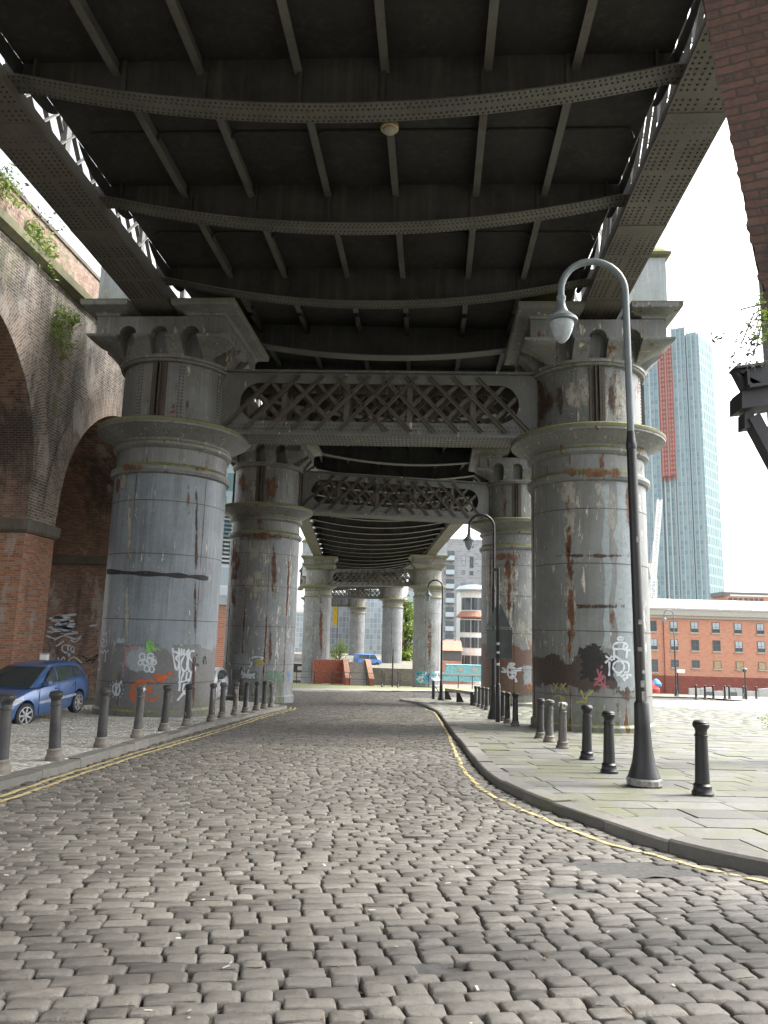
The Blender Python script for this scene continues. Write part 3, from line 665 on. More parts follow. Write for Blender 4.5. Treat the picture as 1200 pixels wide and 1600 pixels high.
# ================================================================== BRIDGE SPANS
def span(L0, L1, R0, R1, nb, label, detail, tb=None, dz=0.0, cam=.3):
    L0, L1, R0, R1 = [Vector((p[0], p[1], 0)) for p in (L0, L1, R0, R1)]
    t = thing('bridge_span', label, 'bridge deck', ((L0+R0)/2)+Vector((0,0,12)), 0, 'iron railway viaduct spans')
    Lf = lambda s: L0.lerp(L1, s); Rf = lambda s: R0.lerp(R1, s)
    zbot = lambda s: 12.2-cam*(2*s-1)**2
    hw = .62
    for side, f, (a, b) in ((-1, Lf, (L0, L1)), (1, Rf, (R0, R1))):
        d = (b-a).normalized(); nx = Vector((d.y, -d.x, 0)); ln = (b-a).length; n = 24
        ch = MB(); vs = []; fs = []
        for i in range(n+1):
            s = i/n; p = f(s)
            for o, z in ((-hw, zbot(s)), (hw, zbot(s)), (hw, zbot(s)+.05), (hw-.10, zbot(s)+.06), (hw-.10, 12.62), (-hw+.10, 12.62), (-hw+.10, zbot(s)+.06), (-hw, zbot(s)+.05)):
                q = p+nx*o; vs.append((q.x, q.y, z))
        for i in range(n):
            for k in range(8): fs.append((i*8+k, i*8+(k+1) % 8, i*8+8+(k+1) % 8, i*8+8+k))
        fs.append(tuple(range(8))); fs.append(tuple(range(n*8+7, n*8-1, -1))); ch.add(vs, fs)
        if detail:
            s0 = detail
            k = 0; y = ln*s0
            while y < ln-.3:
                s = y/ln; p = f(s)
                for o in (-.54,-.42,-.27,-.13,.13,.27,.42,.54):
                    if k % 9 == 8: continue
                    q = p+nx*(o+.0); ch.dome((q.x, q.y, zbot(s)), (0,0,-1), .031, .02, 6, 1)
                if k % 30 == 0:
                    q0 = p-nx*hw*.99; q1 = p+nx*hw*.99
                    ch.beam((q0.x, q0.y, zbot(s)-.004), (q1.x, q1.y, zbot(s)-.004), .9, .02)
                y += .135; k += 1
        c = ch.build('bottom_chord', [M['chord'], M['rivet']], t, world=True)
        tc = MB(); tc.beam(a+Vector((0,0,16.6)), b+Vector((0,0,16.6)), .9, .35); tc.build('top_chord', M['beam'], t, world=True)
        lw = MB(); st = .8; m = int(ln/st)
        for k in range(m):
            for le in (-1, 1):
                s = (k+.5)*st/ln; s2 = s+le*3.4/ln
                if not 0 <= s2 <= 1: continue
                p = f(s)+nx*(le*.06); q = f(s2)+nx*(le*.06); lw.beam((p.x, p.y, 12.6), (q.x, q.y, 16.45), .03, .12, nx)
            if k % 3 == 0:
                p = f((k+.5)*st/ln); lw.beam((p.x, p.y, 12.6), (p.x, p.y, 16.45), .22, .16, nx)
        lwo = lw.build('lattice_web', M['beam'], t, world=True); lwo['kind'] = 'stuff'
    # cross beams: fish-bellied
    ts = tb if tb else [(i+.5)/nb for i in range(nb)]
    for s in ts:
        a = Lf(s); b = Rf(s); d = (b-a); W = d.length; d.normalize(); nx = Vector((d.y, -d.x, 0)); a2 = a+d*.25; b2 = b-d*.25; n = 28
        zc = lambda q: 12.53-.77*max(0, (1-((2*q-1)/.93)**2))
        web = MB(); vs = []; fs = []
        for i in range(n+1):
            q = i/n; p = a2.lerp(b2, q)
            for o, z in ((-.02, zc(q)+.03), (.02, zc(q)+.03), (.02, 13.0), (-.02, 13.0)): r = p+nx*o; vs.append((r.x, r.y, z))
        for i in range(n):
            for k in range(4): fs.append((i*4+k, i*4+(k+1) % 4, i*4+4+(k+1) % 4, i*4+4+k))
        fs.append((0,1,2,3)); fs.append((n*4+3, n*4+2, n*4+1, n*4)); web.add(vs, fs)
        for k in range(8):
            q = [.055,.186,.306,.444,.564,.705,.824,.945][k]
            p = a2.lerp(b2, q); web.beam((p.x, p.y, zc(q)+.05), (p.x, p.y, 12.98), .09 if 0 < k < 7 else .05, .16 if 0 < k < 7 else .34, nx)
        for (c0, nn_) in ((a, (L1-L0).normalized()), (b, (R1-R0).normalized())):
            ins_ = (d if c0 is a else -d)*.66
            for sg, ln_ in ((-1, 1.8), (1, 1.45)):
                po = [c0+ins_+Vector((0,0,12.56)), c0+ins_+Vector((0,0,12.99))]; m9 = 8
                po += [c0+ins_+nn_*sg*ln_*math.cos(k*PI/2/m9)+Vector((0,0,12.99-.40*(1-math.cos(k*PI/2/m9)**4))) for k in range(m9)]
                vv = [tuple(p) for p in po]+[tuple(p+d*.02) for p in po]; n9 = len(po)
                web.add(vv, [tuple(range(n9)), tuple(range(2*n9-1, n9-1, -1))]+[(i, (i+1) % n9, (i+1) % n9+n9, i+n9) for i in range(n9)])
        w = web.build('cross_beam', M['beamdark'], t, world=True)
        fl = MB(); vs = []; fs = []; fw = .27
        for i in range(n+1):
            q = i/n; p = a2.lerp(b2, q)
            for o, z in ((-fw, zc(q)), (fw, zc(q)), (fw, zc(q)+.035), (-fw, zc(q)+.035)): r = p+nx*o; vs.append((r.x, r.y, z))
        for i in range(n):
            for k in range(4): fs.append((i*4+k, i*4+(k+1) % 4, i*4+4+(k+1) % 4, i*4+4+k))
        fs.append((0,1,2,3)); fs.append((n*4+3, n*4+2, n*4+1, n*4)); fl.add(vs, fs)
        if detail:
            for i in range(int(W/.115)):
                q = (i+.5)*.115/W; p = a2.lerp(b2, q)
                for o in (-.215, -.10, .10, .215):
                    oo = o if i % 2 else o*.98; r = p+nx*oo+d*(0 if abs(o) > .1 else .05); fl.dome((r.x, r.y, zc(q)), (0,0,-1), .026, .018, 6, 1)
        f_ = fl.build('bottom_flange', [M['beam'], M['rivet']], w); f_.data.transform(Matrix.Translation(-Vector(t.location)))
    # stringers and deck plates
    W0 = (R0-L0).length; SQ = [c/14.56 for c in (2.71,4.46,6.46,8.21,10.26,11.99)]
    for k in range(6):
        q = SQ[k]
        p0 = L0.lerp(R0, q); p1 = L1.lerp(R1, q); st = MB()
        st.beam(p0+Vector((0,0,12.66)), p1+Vector((0,0,12.66)), .17, .025); st.beam(p0+Vector((0,0,12.83)), p1+Vector((0,0,12.83)), .022, .33)
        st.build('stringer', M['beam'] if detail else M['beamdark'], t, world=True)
    dk = MB(); e0 = .68/W0; vs = []
    el = (L1-L0).normalized()*.5; er = (R1-R0).normalized()*.5
    for p in (L0.lerp(R0, e0)-el, L0.lerp(R0, 1-e0)-er, L1.lerp(R1, 1-e0)+er, L1.lerp(R1, e0)+el): vs += [(p.x, p.y, 13.0+dz), (p.x, p.y, 13.1+dz)]
    dk.add(vs, [(0,2,4,6),(1,7,5,3),(0,1,3,2),(2,3,5,4),(4,5,7,6),(6,7,1,0)])
    for i in range(len(ts)-1):
        s = (ts[i]+ts[i+1])/2; a = Lf(s); b = Rf(s)
        for k in range(7):
            q0 = SQ[k-1] if k else .07; q1 = SQ[k] if k < 6 else .94
            p = a.lerp(b, q0); r = a.lerp(b, q1); e = (r-p).normalized()*.22
            dk.tube([p+Vector((0,0,12.72)), p+e*.25+Vector((0,0,12.9)), p+e+Vector((0,0,12.97)), r-e+Vector((0,0,12.97)), r-e*.25+Vector((0,0,12.9)), r+Vector((0,0,12.72))], .035, 5)
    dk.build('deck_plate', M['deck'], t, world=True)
    return t
GL, GR = -9.36, 5.2
Y0 = -6.0; Ye = 24.25
tb = [(y-Y0)/(Ye-Y0) for y in (-4.1, .2, 4.5, 8.8, 13.1, 17.35, 21.75)]
span((GL,Y0), (GL,Ye-.2), (GR,Y0), (GR,Ye+.15), 0, 'dark riveted iron viaduct span directly overhead with deep curved cross beams', .40, tb=tb)
span((GL,24.3), (-9.45,39.2), (GR,24.8), (4.75,42.9), 4, 'short dark viaduct span between the first and second pairs of columns', .0, cam=.1, tb=[.1,.34,.58,.82], dz=.006)
span((-9.45,39.4), (-16.3,101.7), (4.75,43.1), (-.8,97.9), 13, 'long viaduct span reaching from second column pair to the distant columns', 0, cam=.25)
span((-16.3,101.9), (-22.7,137.4), (-.8,98.1), (-7.4,134.5), 7, 'distant viaduct span bending left behind the far columns', 0, dz=.006)
span((-22.7,137.6), (-33.2,180.4), (-7.4,134.7), (-18.1,176.3), 8, 'farthest viaduct span, barely seen above the farthest column', 0)
# ================================================================== BRICK VIADUCT ALONG THE LEFT
def uvmesh(name, grid, UV, m, parent=None, world=True, close=None):
    """grid[i][j] points, UV[i][j]; one quad sheet with uv"""
    ni, nj = len(grid), len(grid[0]); off = Vector(parent.location) if parent else Vector((0,0,0))
    vs = [Vector(p)-off for r in grid for p in r]
    fs = [(i*nj+j, i*nj+j+1, (i+1)*nj+j+1, (i+1)*nj+j) for i in range(ni-1) for j in range(nj-1)]
    uv = [q for r in UV for q in r]
    if close: ex = close; b = len(vs); vs += [Vector(p)-off for p in ex[0]]; fs += [tuple(k+b if k >= 0 else -k-1 for k in f) for f in ex[1]]; uv += ex[2]
    me = bpy.data.meshes.new(name); me.from_pydata([tuple(v) for v in vs], [], fs)
    ul = me.uv_layers.new(name='UVMap')
    for l in me.loops: ul.data[l.index].uv = uv[l.vertex_index]
    me.materials.append(m); o = bpy.data.objects.new(name, me); COL.objects.link(o)
    if parent: o.parent = parent
    return o
M['archring'] = brick('arch ring brick', [(.11,.055,.04),(.18,.12,.09),(.25,.19,.145),(.34,.28,.225)], (.34,.31,.27), bw=.26, bh=.09, uv=True, soot=.55, white=.4, ms=.014)
XW, XB = -13.0, -22.5
vt = thing('brick_viaduct', 'long weathered brick arch viaduct along the left side with mossy string course', 'viaduct', (XW, 25, gz(0, 25)))
ARCH = [(12.35, 22.35, 6.2, 5.0), (24.15, 33.95, 5.2, 4.9)]
ZSTR = 13.05
ZI = 4.86
wall = MB(); ins = MB()
def quad(mb, a, b, c, d): mb.add([a, b, c, d], [(0,1,2,3)])
def wallstrip(y0, y1, z0a, z0b):
    quad(wall, (XW,y0,z0a), (XW,y1,z0b), (XW,y1,ZSTR), (XW,y0,ZSTR))
for y0, y1, zc, r in ARCH:
    n = 40; ym = (y0+y1)/2
    P = [(ym-r*math.cos(PI*k/n), zc+r*math.sin(PI*k/n)) for k in range(n+1)]
    for (a, za), (b, zb_) in zip(P, P[1:]):
        wallstrip(a, b, za, zb_); quad(ins, (XW,a,za), (XB,a,za), (XB,b,zb_), (XW,b,zb_))
    for y in (y0, y1): quad(ins, (XW,y,ZI), (XB,y,ZI), (XB,y,zc), (XW,y,zc))
    G_ = []; U_ = []; L = 0; n2 = 60
    for k in range(n2+1):
        a = PI*k/n2; row = []; ur = []
        for j in range(3):
            rr = r+(-.0 if j == 0 else .5 if j == 1 else .92); row.append((XW+.03, ym-rr*math.cos(a), zc+rr*math.sin(a))); ur.append((rr-r, a*(r+.4)))
        G_.append(row); U_.append(ur)
    ring = uvmesh('arch_ring', G_, U_, M['archring'], vt)
PIERS = [(7.0, 12.35), (22.35, 24.15), (33.95, 38.5)]
for y0, y1 in PIERS: quad(wall, (XW,y0,ZI), (XW,y1,ZI), (XW,y1,ZSTR), (XW,y0,ZSTR))
quad(wall, (XW,38.5,ZI), (XB,38.5,ZI), (XB,38.5,ZSTR), (XW,38.5,ZSTR))
quad(wall, (XB,7,ZI), (XB,38.5,ZI), (XB,38.5,ZSTR), (XB,7,ZSTR))
ins.box((XB, 7, ZSTR-.02), (XW-.1, 38.5, ZSTR+.2))
wall.build('wall', M['brick'], vt, world=True, fix=False); ins.build('arch_vault', M['brickin'], vt, world=True, fix=False)
for i, (y0, y1) in enumerate(PIERS):
    MB().box((XB, y0, -3), (XW, y1, 4.42)).build('pier', M['brickred'] if i == 1 else M['brickin'], vt, world=True)
    MB().sqlathe([(-.1,4.42),(.06,4.44),(.13,4.52),(.14,4.84),(.0,4.87)], XB, XW, y0, y1).build('impost', M['stone'], vt, world=True)
MB().sqlathe([(-.1,ZSTR),(.05,ZSTR+.02),(.26,ZSTR+.16),(.28,ZSTR+.42),(.05,ZSTR+.47)], XB, XW, 7, 38.5).build('string_course', M['stonegreen'], vt, world=True)
MB().box((XW-.45, 7, ZSTR+.4), (XW-.02, 38.5, ZSTR+1.55)).build('parapet', M['brickwarm'], vt, world=True)
MB().sqlathe([(-.1,ZSTR+1.55),(.05,ZSTR+1.56),(.06,ZSTR+1.68),(.0,ZSTR+1.74)], XW-.45, XW-.02, 7, 38.5).build('coping', M['stone'], vt, world=True)

# old brick arch on the right edge: skewed barrel springing from out of frame
AR = [(1086,-260),(1089,-120),(1092,-40),(1096,0),(1113,80),(1130,160),(1146,235),(1160,300),(1171,365),(1181,415),(1194,462),(1212,520),(1240,640),(1268,800),(1292,1000),(1308,1200),(1318,1420)]
A = [atY(x, y, 6.0) for x, y in AR]
at_ = thing('brick_arch', 'sooty old brick arch edge hanging in from the top right corner', 'arch', (A[-1].x, 6, gz(0, 6)))
Dv = Vector((1, -.35, 0)).normalized(); G_ = []; U_ = []; acc = 0
AA = []
for i in range(len(A)-1):
    n = max(1, int((A[i+1]-A[i]).length/.041))
    for k in range(n): AA.append(A[i].lerp(A[i+1], k/n))
AA.append(A[-1])
for i, p in enumerate(AA):
    if i: acc += (p-AA[i-1]).length
    jag = random.Random(int(acc/.082)).uniform(-.018, .018)
    row = []; ur = []
    for j in range(28): s = 1.1*j/27; row.append(p+Dv*(s+(jag if j == 0 else 0))+Vector((0,0,.004*math.sin(i*1.3+j*2.2)))); ur.append((s, acc))
    G_.append(row); U_.append(ur)
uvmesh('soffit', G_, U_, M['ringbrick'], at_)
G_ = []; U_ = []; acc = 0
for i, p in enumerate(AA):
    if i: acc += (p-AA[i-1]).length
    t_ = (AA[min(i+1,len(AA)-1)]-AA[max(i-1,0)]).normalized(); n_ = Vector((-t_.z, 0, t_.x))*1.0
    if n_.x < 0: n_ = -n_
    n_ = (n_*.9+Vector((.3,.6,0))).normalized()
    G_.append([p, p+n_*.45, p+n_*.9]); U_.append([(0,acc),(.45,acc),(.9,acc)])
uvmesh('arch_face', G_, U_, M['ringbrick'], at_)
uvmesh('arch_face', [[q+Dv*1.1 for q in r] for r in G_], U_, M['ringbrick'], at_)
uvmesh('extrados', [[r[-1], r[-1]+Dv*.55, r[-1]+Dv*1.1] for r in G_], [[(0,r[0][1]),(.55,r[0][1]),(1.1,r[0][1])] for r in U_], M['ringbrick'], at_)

# ================================================================== STREET FURNITURE
M['kerbgrey'] = plain('worn cast iron', (.22,.215,.20), .8, var=.5, sc=14)
def street_lamp(loc, H, label, rot=0.0, s=1.0, tilt=0, m=None, group='swan-neck street lamps'):
    m = m or M['black']
    t = thing('street_lamp', label, 'street lamp', loc, rot, group); t.rotation_euler = (0, tilt, rot)
    b = MB().lathe([(.25*s,0),(.25*s,.10),(.225*s,.16),(.17*s,.32),(.135*s,.55),(.115*s,.85),(.108*s,1.18),(.085*s,1.22)], 12); b.build('base_casting', m, t, auto=45)
    MB().lathe([(.236*s,.01),(.258*s,.03),(.258*s,.1),(.24*s,.125)], 12, caps=False).build('worn_band', M['kerbgrey'], t) if s == 1 and H > 8 else None
    zl = H*.62
    if s == 1 and H > 8 and m is M['black']:
        for zz, aa, hh in ((1.42,-1.5,.10),(1.62,-1.2,.05),(1.95,-1.75,.06),(2.35,-1.5,.07),(1.2,-1.4,.16),(3.6,-1.3,.09)):
            rr = .083 if zz < 3 else .080; q = MB(Matrix.Rotation(aa, 4, 'Z')); q.box((rr-.01,-.03,zz),(rr+.002,.03,zz+hh)); q.build('sticker', M['kerbgrey'], t)
    MB().lathe([(.080*s,1.18),(.074*s,zl),(.062*s,zl+.04)], 16).build('lower_shaft', m, t, auto=45)
    MB().lathe([(.074*s,zl-.05),(.082*s,zl-.02),(.082*s,zl+.05),(.072*s,zl+.08),(.058*s,zl+.25)], 16).build('collar', m, t, auto=45)
    r = .53*s; zc = H-r
    pts = [(0,0,zl),(0,0,zl+(zc-zl)*.5),(0,0,zc)]+[(-r+r*math.cos(a*PI/16), 0, zc+r*math.sin(a*PI/16)) for a in range(1, 17)]+[(-2*r,0,zc-.12)]
    MB().tube(pts, .056*s, 12).build('swan_neck', M['greypaint'] if s == 1 and H > 8 else m, t, smooth=True)
    hz = zc-.12
    hd = MB().lathe([(.06*s,hz+.03),(.075*s,hz+.02),(.075*s,hz-.03),(.06*s,hz-.06),(.075*s,hz-.16),(.12*s,hz-.26),(.20*s,hz-.33),(.255*s,hz-.38),(.26*s,hz-.43),(.22*s,hz-.435)], 24, c=(-2*r,0)).build('lantern_hood', M['greypaint'], t, auto=40)
    MB().lathe([(.205*s,hz-.40),(.195*s,hz-.47),(.165*s,hz-.58),(.115*s,hz-.69),(.05*s,hz-.77),(.0,hz-.79)], 24, c=(-2*r,0), caps=False).build('bowl', M['lampbowl'], hd, auto=50)
    return t
ah = math.atan2(RIGHT.y, RIGHT.x)
p = G(1007, 1228); street_lamp(p, 8.29, 'tall black swan-neck street lamp nearest the camera, with grey lantern, on right pavement', ah, tilt=R_(-.5))
p = G(771, 1124); street_lamp(p, 7.5, 'black swan-neck street lamp behind the road sign backs, beside the second right column', ah, .88)
p = G(689, 1094); street_lamp(p, 7.42, 'thin black swan-neck lamp standing at the bend in front of the distant right column', ah, .85)
p = G(1057, 1088); street_lamp(p, 9.6, 'far dark swan-neck street lamp in front of the red brick office', ah, 1.0, m=M['blackworn'])
# bulkhead lamp under the deck
p = atY(608, 229, 14.6)
bl = thing('bulkhead_lamp', 'small round yellowed bulkhead lamp fixed under the bridge stringer', 'lamp', (p.x, 14.6, 12.64))
MB().lathe([(.19,0),(.2,-.03),(.2,-.1),(.17,-.12)], 24).build('rim', plain('yellowed enamel', (.45,.36,.18), .5), bl, auto=40)
MB().lathe([(.165,-.11),(.15,-.15),(.09,-.19),(0,-.2)], 24, caps=False).build('diffuser', plain('old diffuser', (.42,.40,.33), .4), bl, smooth=True)
def bollard_proto(m, label, loc):
    t = thing('bollard', label, 'bollard', loc, 0, 'cast iron bollards along the street')
    MB().lathe([(.145,-.05),(.145,.035),(.125,.06),(.118,.11),(.125,.13),(.10,.155)], 20).build('base', M['footdust'] if m is not M['black'] else m, t, auto=35)
    MB().lathe([(.098,.15),(.088,.5),(.080,.80),(.078,.86)], 20).build('shaft', m, t, auto=35)
    MB().lathe([(.080,.775),(.092,.78),(.092,.80),(.080,.805)], 20, caps=False).build('collar', m, t, auto=35)
    MB().lathe([(.078,.85),(.085,.88),(.105,.905),(.112,.925),(.112,.95),(.10,.965),(.105,.975),(.085,.992),(.03,1.002),(0,1.003)], 20, caps=False).build('cap', m, t, auto=35)
    return t
LB = [(0,1205,'edge'),(85,1185,0),(158,1165,0),(214,1151,0),(256,1140,0),(292,1132,0),(330,1126,0),(347,1120,0),(367,1116,0),(383,1112,0),(400,1109,0),(412,1106,0),(423,1104,0)]
LBL = ['worn black bollard cut by the left edge of the photo, before the blue car','leaning worn black bollard in front of the blue car door, base in red dirt','black bollard with pale scrap on its cap, at left edge of graffiti column','pale-footed bollard in front of orange graffiti on the large left column','slim bollard in front of the column right of the orange graffiti','chipped black bollard in front of the tall white graffiti letters','pale grey bollard at the right foot of the large left column','pale bollard beside the white car wheel between the two left columns','bollard just left of the rusty second left column','bollard at the left part of the rusty second column, fourth from the row end','bollard before the mossy foot of the second left column, third from the row end','second last bollard of the left row before mossy rusty column','last and smallest bollard of left row at the kerb corner']
for i, (x, y, _) in enumerate(LB):
    m = M['blackworn'] if i in (0,1,2,4,5,9,10,11) else M['blackpale']
    b = bollard_proto(m, LBL[i], G(x, y, .03)); b.rotation_euler = (R_(random.uniform(-1.2,1.2)), R_(random.uniform(.2, 2.2) if i != 1 else 3.6), random.uniform(0,6))
    b.scale = (.96,.96,1.05)
RB = [(1098,1242,1.0),(952,1207,1.0),(917,1187,1.03),(879,1169,1.0),(858,1159,1.0),(844,1153,1.0)]
RBL = ['glossy black bollard standing alone right of the nearest street lamp','black bollard just left of the nearest street lamp base','black bollard in front of the large right column, second left from lamp','pale worn bollard in front of the large right column','grey worn bollard second from left at large right column','dark bollard at the left foot of the large right column']
for i, (x, y, s) in enumerate(RB):
    b = bollard_proto(M['black'] if i < 3 else M['blackpale'] if i < 5 else M['blackworn'], RBL[i], G(x, y)); b.rotation_euler = (R_(random.uniform(-1,1)), R_(random.uniform(-1.8,-.3)), random.uniform(0,6)); b.scale = (1,1,s)
FB = [(743,1103),(749,1105),(755,1107),(760.5,1109.5),(785,1126),(793,1130),(805,1134)]
FBL = ['far bollard beginning the row beside second right column, left of second lamp','second bollard of the distant row left of the second street lamp','third bollard of the distant row left of the second street lamp','bollard touching the left side of the second street lamp base','bollard half hidden by the road sign pole','dark bollard second right of the road sign pole','nearest bollard of the distant right row, before the brown graffiti column']
proto = None
for i, (x, y) in enumerate(FB):
    if proto is None: proto = bollard_proto(M['blackworn'], FBL[0], G(x, y)); b = proto
    else: b = copy_tree(proto); b['label'] = FBL[i]; b.location = G(x, y)
    b.rotation_euler = (0, R_(random.uniform(-1.5,.2)), random.uniform(0,6)); b.scale = (1.0,1.0,1.02)
DB = [1088,1102,1115,1133,1140,1162,1182]
ordw = ['leftmost','second','third','fourth','fifth','sixth','rightmost']
for i, x in enumerate(DB):
    b = copy_tree(proto); b['label'] = f'tiny dark bollard before the white hoarding, {ordw[i]} of the seven by the red office'; b.location = G(x, 1092); b.scale = (1.2,1.2,1.35); b.rotation_euler = (0,0,i)
# road sign backs on a pole
p = G(778, 1128)
sg = thing('road_sign', 'black pole carrying grey backs of triangular and square road signs', 'road sign', p, ah)
MB().lathe([(.085,0),(.085,1.25),(.055,1.29)], 14).build('pole_base', M['black'], sg, auto=40)
MB().lathe([(.05,1.2),(.046,5.3)], 12).build('pole', M['black'], sg, auto=40)
MB().box((-.19,-.05,5.18),(.03,.05,5.27)).add([(-.19,-.05,5.18),(-.19,.05,5.18),(-.24,.05,5.05),(-.24,-.05,5.05),(-.1,-.05,5.2),(-.1,.05,5.2)],[(0,1,2,3),(3,2,5,4)]).build('pole_head', M['black'], sg)
def zpx(y): return atY(778, y, p.y).z-p.z
mb = MB().prism([(-.40, zpx(979)), (.46, zpx(979)), (.10, zpx(944)), (-.04, zpx(944))], .055, .075); mb.build('triangle_plate', M['signback'], sg)
mb = MB().prism([(-.38, zpx(1029)), (.50, zpx(1029)), (.50, zpx(983)), (-.38, zpx(983))], .055, .075); mb.build('square_plate', M['signback'], sg)
for z in (zpx(981), zpx(1024), zpx(985)): MB().box((-.44,.04,z-.02),(.5,.056,z+.02)).build('bracket', M['signback'], sg)
mb = MB(); 
for z in (1.9, 2.3, 2.6): mb.lathe([(.052,z),(.053,z+.01),(.053,z+.07),(.052,z+.08)], 12, caps=False)
mb.build('sticker', M['white'], sg)
# low timber rail on triangular supports
a, b = G(697, 1093), G(737, 1102)
tr_ = thing('low_rail', 'low weathered timber rail on three triangular black supports past the bollards', 'barrier', a)
MB().beam(a+Vector((0,0,.62)), b+Vector((0,0,.62)), .12, .16).build('rail', plain('weathered timber', (.26,.21,.17), .9), tr_, world=True)
for f in (0, .5, 1):
    q = a.lerp(b, f); m_ = MB(); m_.prism([(q.x-.08, q.z), (q.x+.36, q.z), (q.x+.04, q.z+.7), (q.x-.08, q.z+.7)], q.y-.05, q.y+.05); m_.build('support', M['black'], tr_, world=True)
pb_ = G(677, 1092); st = thing('marker_post', 'short black post with a sloping stay beside the far lamp', 'post', pb_)
MB().lathe([(.11,0),(.10,1.1),(.07,1.16)], 12).build('post', M['black'], st, auto=40); MB().beam((.12,0,.8),(.62,0,0),.12,.05).build('stay', M['black'], st)
# canal-side railing
def railing(x0, x1, y, label, px):
    a = atY(x0, 1068, y); b = atY(x1, 1068, y); a.z = gz(0, y); b.z = gz(0, y)
    t = thing('railing', label, 'railing', a)
    for h in (.75, 1.5): MB().tube([a+Vector((0,0,h)), b+Vector((0,0,h))], .035, 6).build('rail', M['blackpale'], t, world=True)
    for x in px: q = atY(x, 1068, y); MB().tube([(q.x,y,a.z),(q.x,y,a.z+1.55)], .05, 6).build('post', M['black'], t, world=True)
railing(430, 640, 92, 'grey two-bar railing in front of the red brick steps', (435,463,491,519,546,573,600,625))
railing(660, 835, 92, 'two-bar railing in front of the turquoise boat', (670,690,716,738,765,800,830))
for x in (597, 622):
    q = atY(x, 1068, 89); q.z = gz(0, 89); b = copy_tree(proto); b['label'] = 'slim dark post on the verge '+('left' if x == 597 else 'right')+' of the tall thin pole by the far column'; b.location = q; b.scale = (.9,.9,1.9); b.rotation_euler = (0,0,0)
q = atY(613, 1068, 89); q.z = gz(0, 89); tp = thing('thin_pole', 'tall thin dark pole on the verge before the graffiti-footed far column', 'pole', q); MB().tube([(0,0,0),(0,0,3.6)], .09, 8).build('pole', M['black'], tp); MB().tube([(0,0,3.3),(0,0,4.4)], .05, 8).build('tip', M['black'], tp)

# steel bracket and greenery at the right edge
br = thing('steel_bracket', 'dark steel bracket of a footbridge jutting in from the right edge', 'bracket', atY(1200, 680, 13))
def pxprism(pts, y0, y1, name, m):
    P = [atY(x, y, y1) for x, y in pts]; mb = MB(); mb.prism([(q.x, q.z) for q in P], y0, y1); mb.build(name, m, br, world=True)
M['steel'] = plain('dark steel paint', (.028,.028,.032), .55, var=.35)
pxprism([(1161,622),(1141,584),(1186,577),(1199,600),(1230,650),(1230,626)], 12.9, 13.1, 'beam_end', M['steel'])
pxprism([(1165,620),(1163,582),(1167,581),(1169,620)], 12.78, 12.9, 'stiffener', M['steel'])
pxprism([(1139,585),(1139,581),(1188,574),(1188,578)], 12.8, 13.1, 'top_flange', M['steel'])
pxprism([(1140,627),(1140,652),(1230,641),(1230,612)], 12.75, 13.3, 'cross_member', M['steel'])
pxprism([(1143,623),(1143,628),(1190,621),(1190,617)], 12.6, 13.4, 'bearing_plate', M['steel'])
pxprism([(1153,652),(1153,676),(1166,674),(1168,650)], 12.9, 13.2, 'gusset', M['steel'])
pxprism([(1160,661),(1176,652),(1240,775),(1226,785)], 12.85, 13.15, 'strut', M['steel'])
pr_ = thing('stone_pier', 'pale blue-grey pier glimpsed behind the right brick arch', 'pier', (atY(1215, 600, 16).x, 16, gz(0, 16)))
a = atY(1189, 500, 16.4); b = atY(1200, 372, 16.4); MB().sqlathe([(.0,gz(0,16)),(0,b.z),(.06,b.z+.05),(.06,b.z+.2),(0,b.z+.3)], a.x, a.x+1.6, 16, 16.4).build('shaft', M['pedestal'], pr_, world=True)
LEAFG = leafm('young leaves', (.10,.17,.03), (.28,.36,.07)); LEAFD = leafm('dark leaves', (.045,.06,.04), (.11,.12,.08)); LEAFT = leafm('tree leaves', (.05,.09,.02), (.17,.22,.06))
def leaves(name, clusters, m, parent, size=.09, seed=1):
    rng = random.Random(seed); vs = []; fs = []; tn = []
    for (c, r, n) in clusters:
        c = Vector(c); tone0 = rng.uniform(.1, .8)
        for _ in range(n):
            d = Vector((rng.gauss(0,1), rng.gauss(0,1), rng.gauss(0,1)))
            p = c+d*(r*.5); ax = Vector((rng.gauss(0,1), rng.gauss(0,1), rng.gauss(0,.6)-.3)).normalized(); sd = ax.orthogonal().normalized()
            sd = (sd*math.cos(rng.uniform(0,6))+ax.cross(sd)*math.sin(rng.uniform(0,6))).normalized(); s = size*rng.uniform(.6, 1.4)
            b = len(vs); vs += [p, p+ax*s*.5+sd*s*.2, p+ax*s, p+ax*s*.5-sd*s*.2]; fs.append((b,b+1,b+2,b+3)); tn += [min(1, max(0, tone0+rng.uniform(-.3,.3)))]*4
    off = Vector(parent.location) if parent else Vector((0,0,0))
    me = bpy.data.meshes.new(name); me.from_pydata([tuple(v-off) for v in vs], [], fs); me.materials.append(m)
    at = me.attributes.new('tone', 'FLOAT', 'POINT'); at.data.foreach_set('value', tn)
    o = bpy.data.objects.new(name, me); COL.objects.link(o)
    if parent: o.parent = parent
    return o
M['twig'] = plain('twig', (.09,.07,.05), .9)
cl = [(200,570,10),(160,572,5),(375,485,9),(360,575,9),(400,580,9),(460,610,9),(345,620,4),(430,660,9),(410,645,5),(290,740,10),(385,720,10),(425,745,9),(465,745,7),(450,410,7)]
sh = thing('hanging_shrub', 'dark thin-leaved sprays hanging against the white sky above the steel bracket', 'shrub', atY(1215, 480, 12.4))
C = [(atY(1080+x/4.44, 400+y/4.44, 12.4), .085, n) for x, y, n in cl]
leaves('foliage', C, LEAFD, sh, .10, 3)
st = MB(); root = atY(1212, 470, 12.4)
for c, r, n in C: mid = root.lerp(c, .6)+Vector((0,0,.25)); st.tube([root, mid, c], [.012,.008,.004], 4)
st.build('stem', M['twig'], sh, world=True)
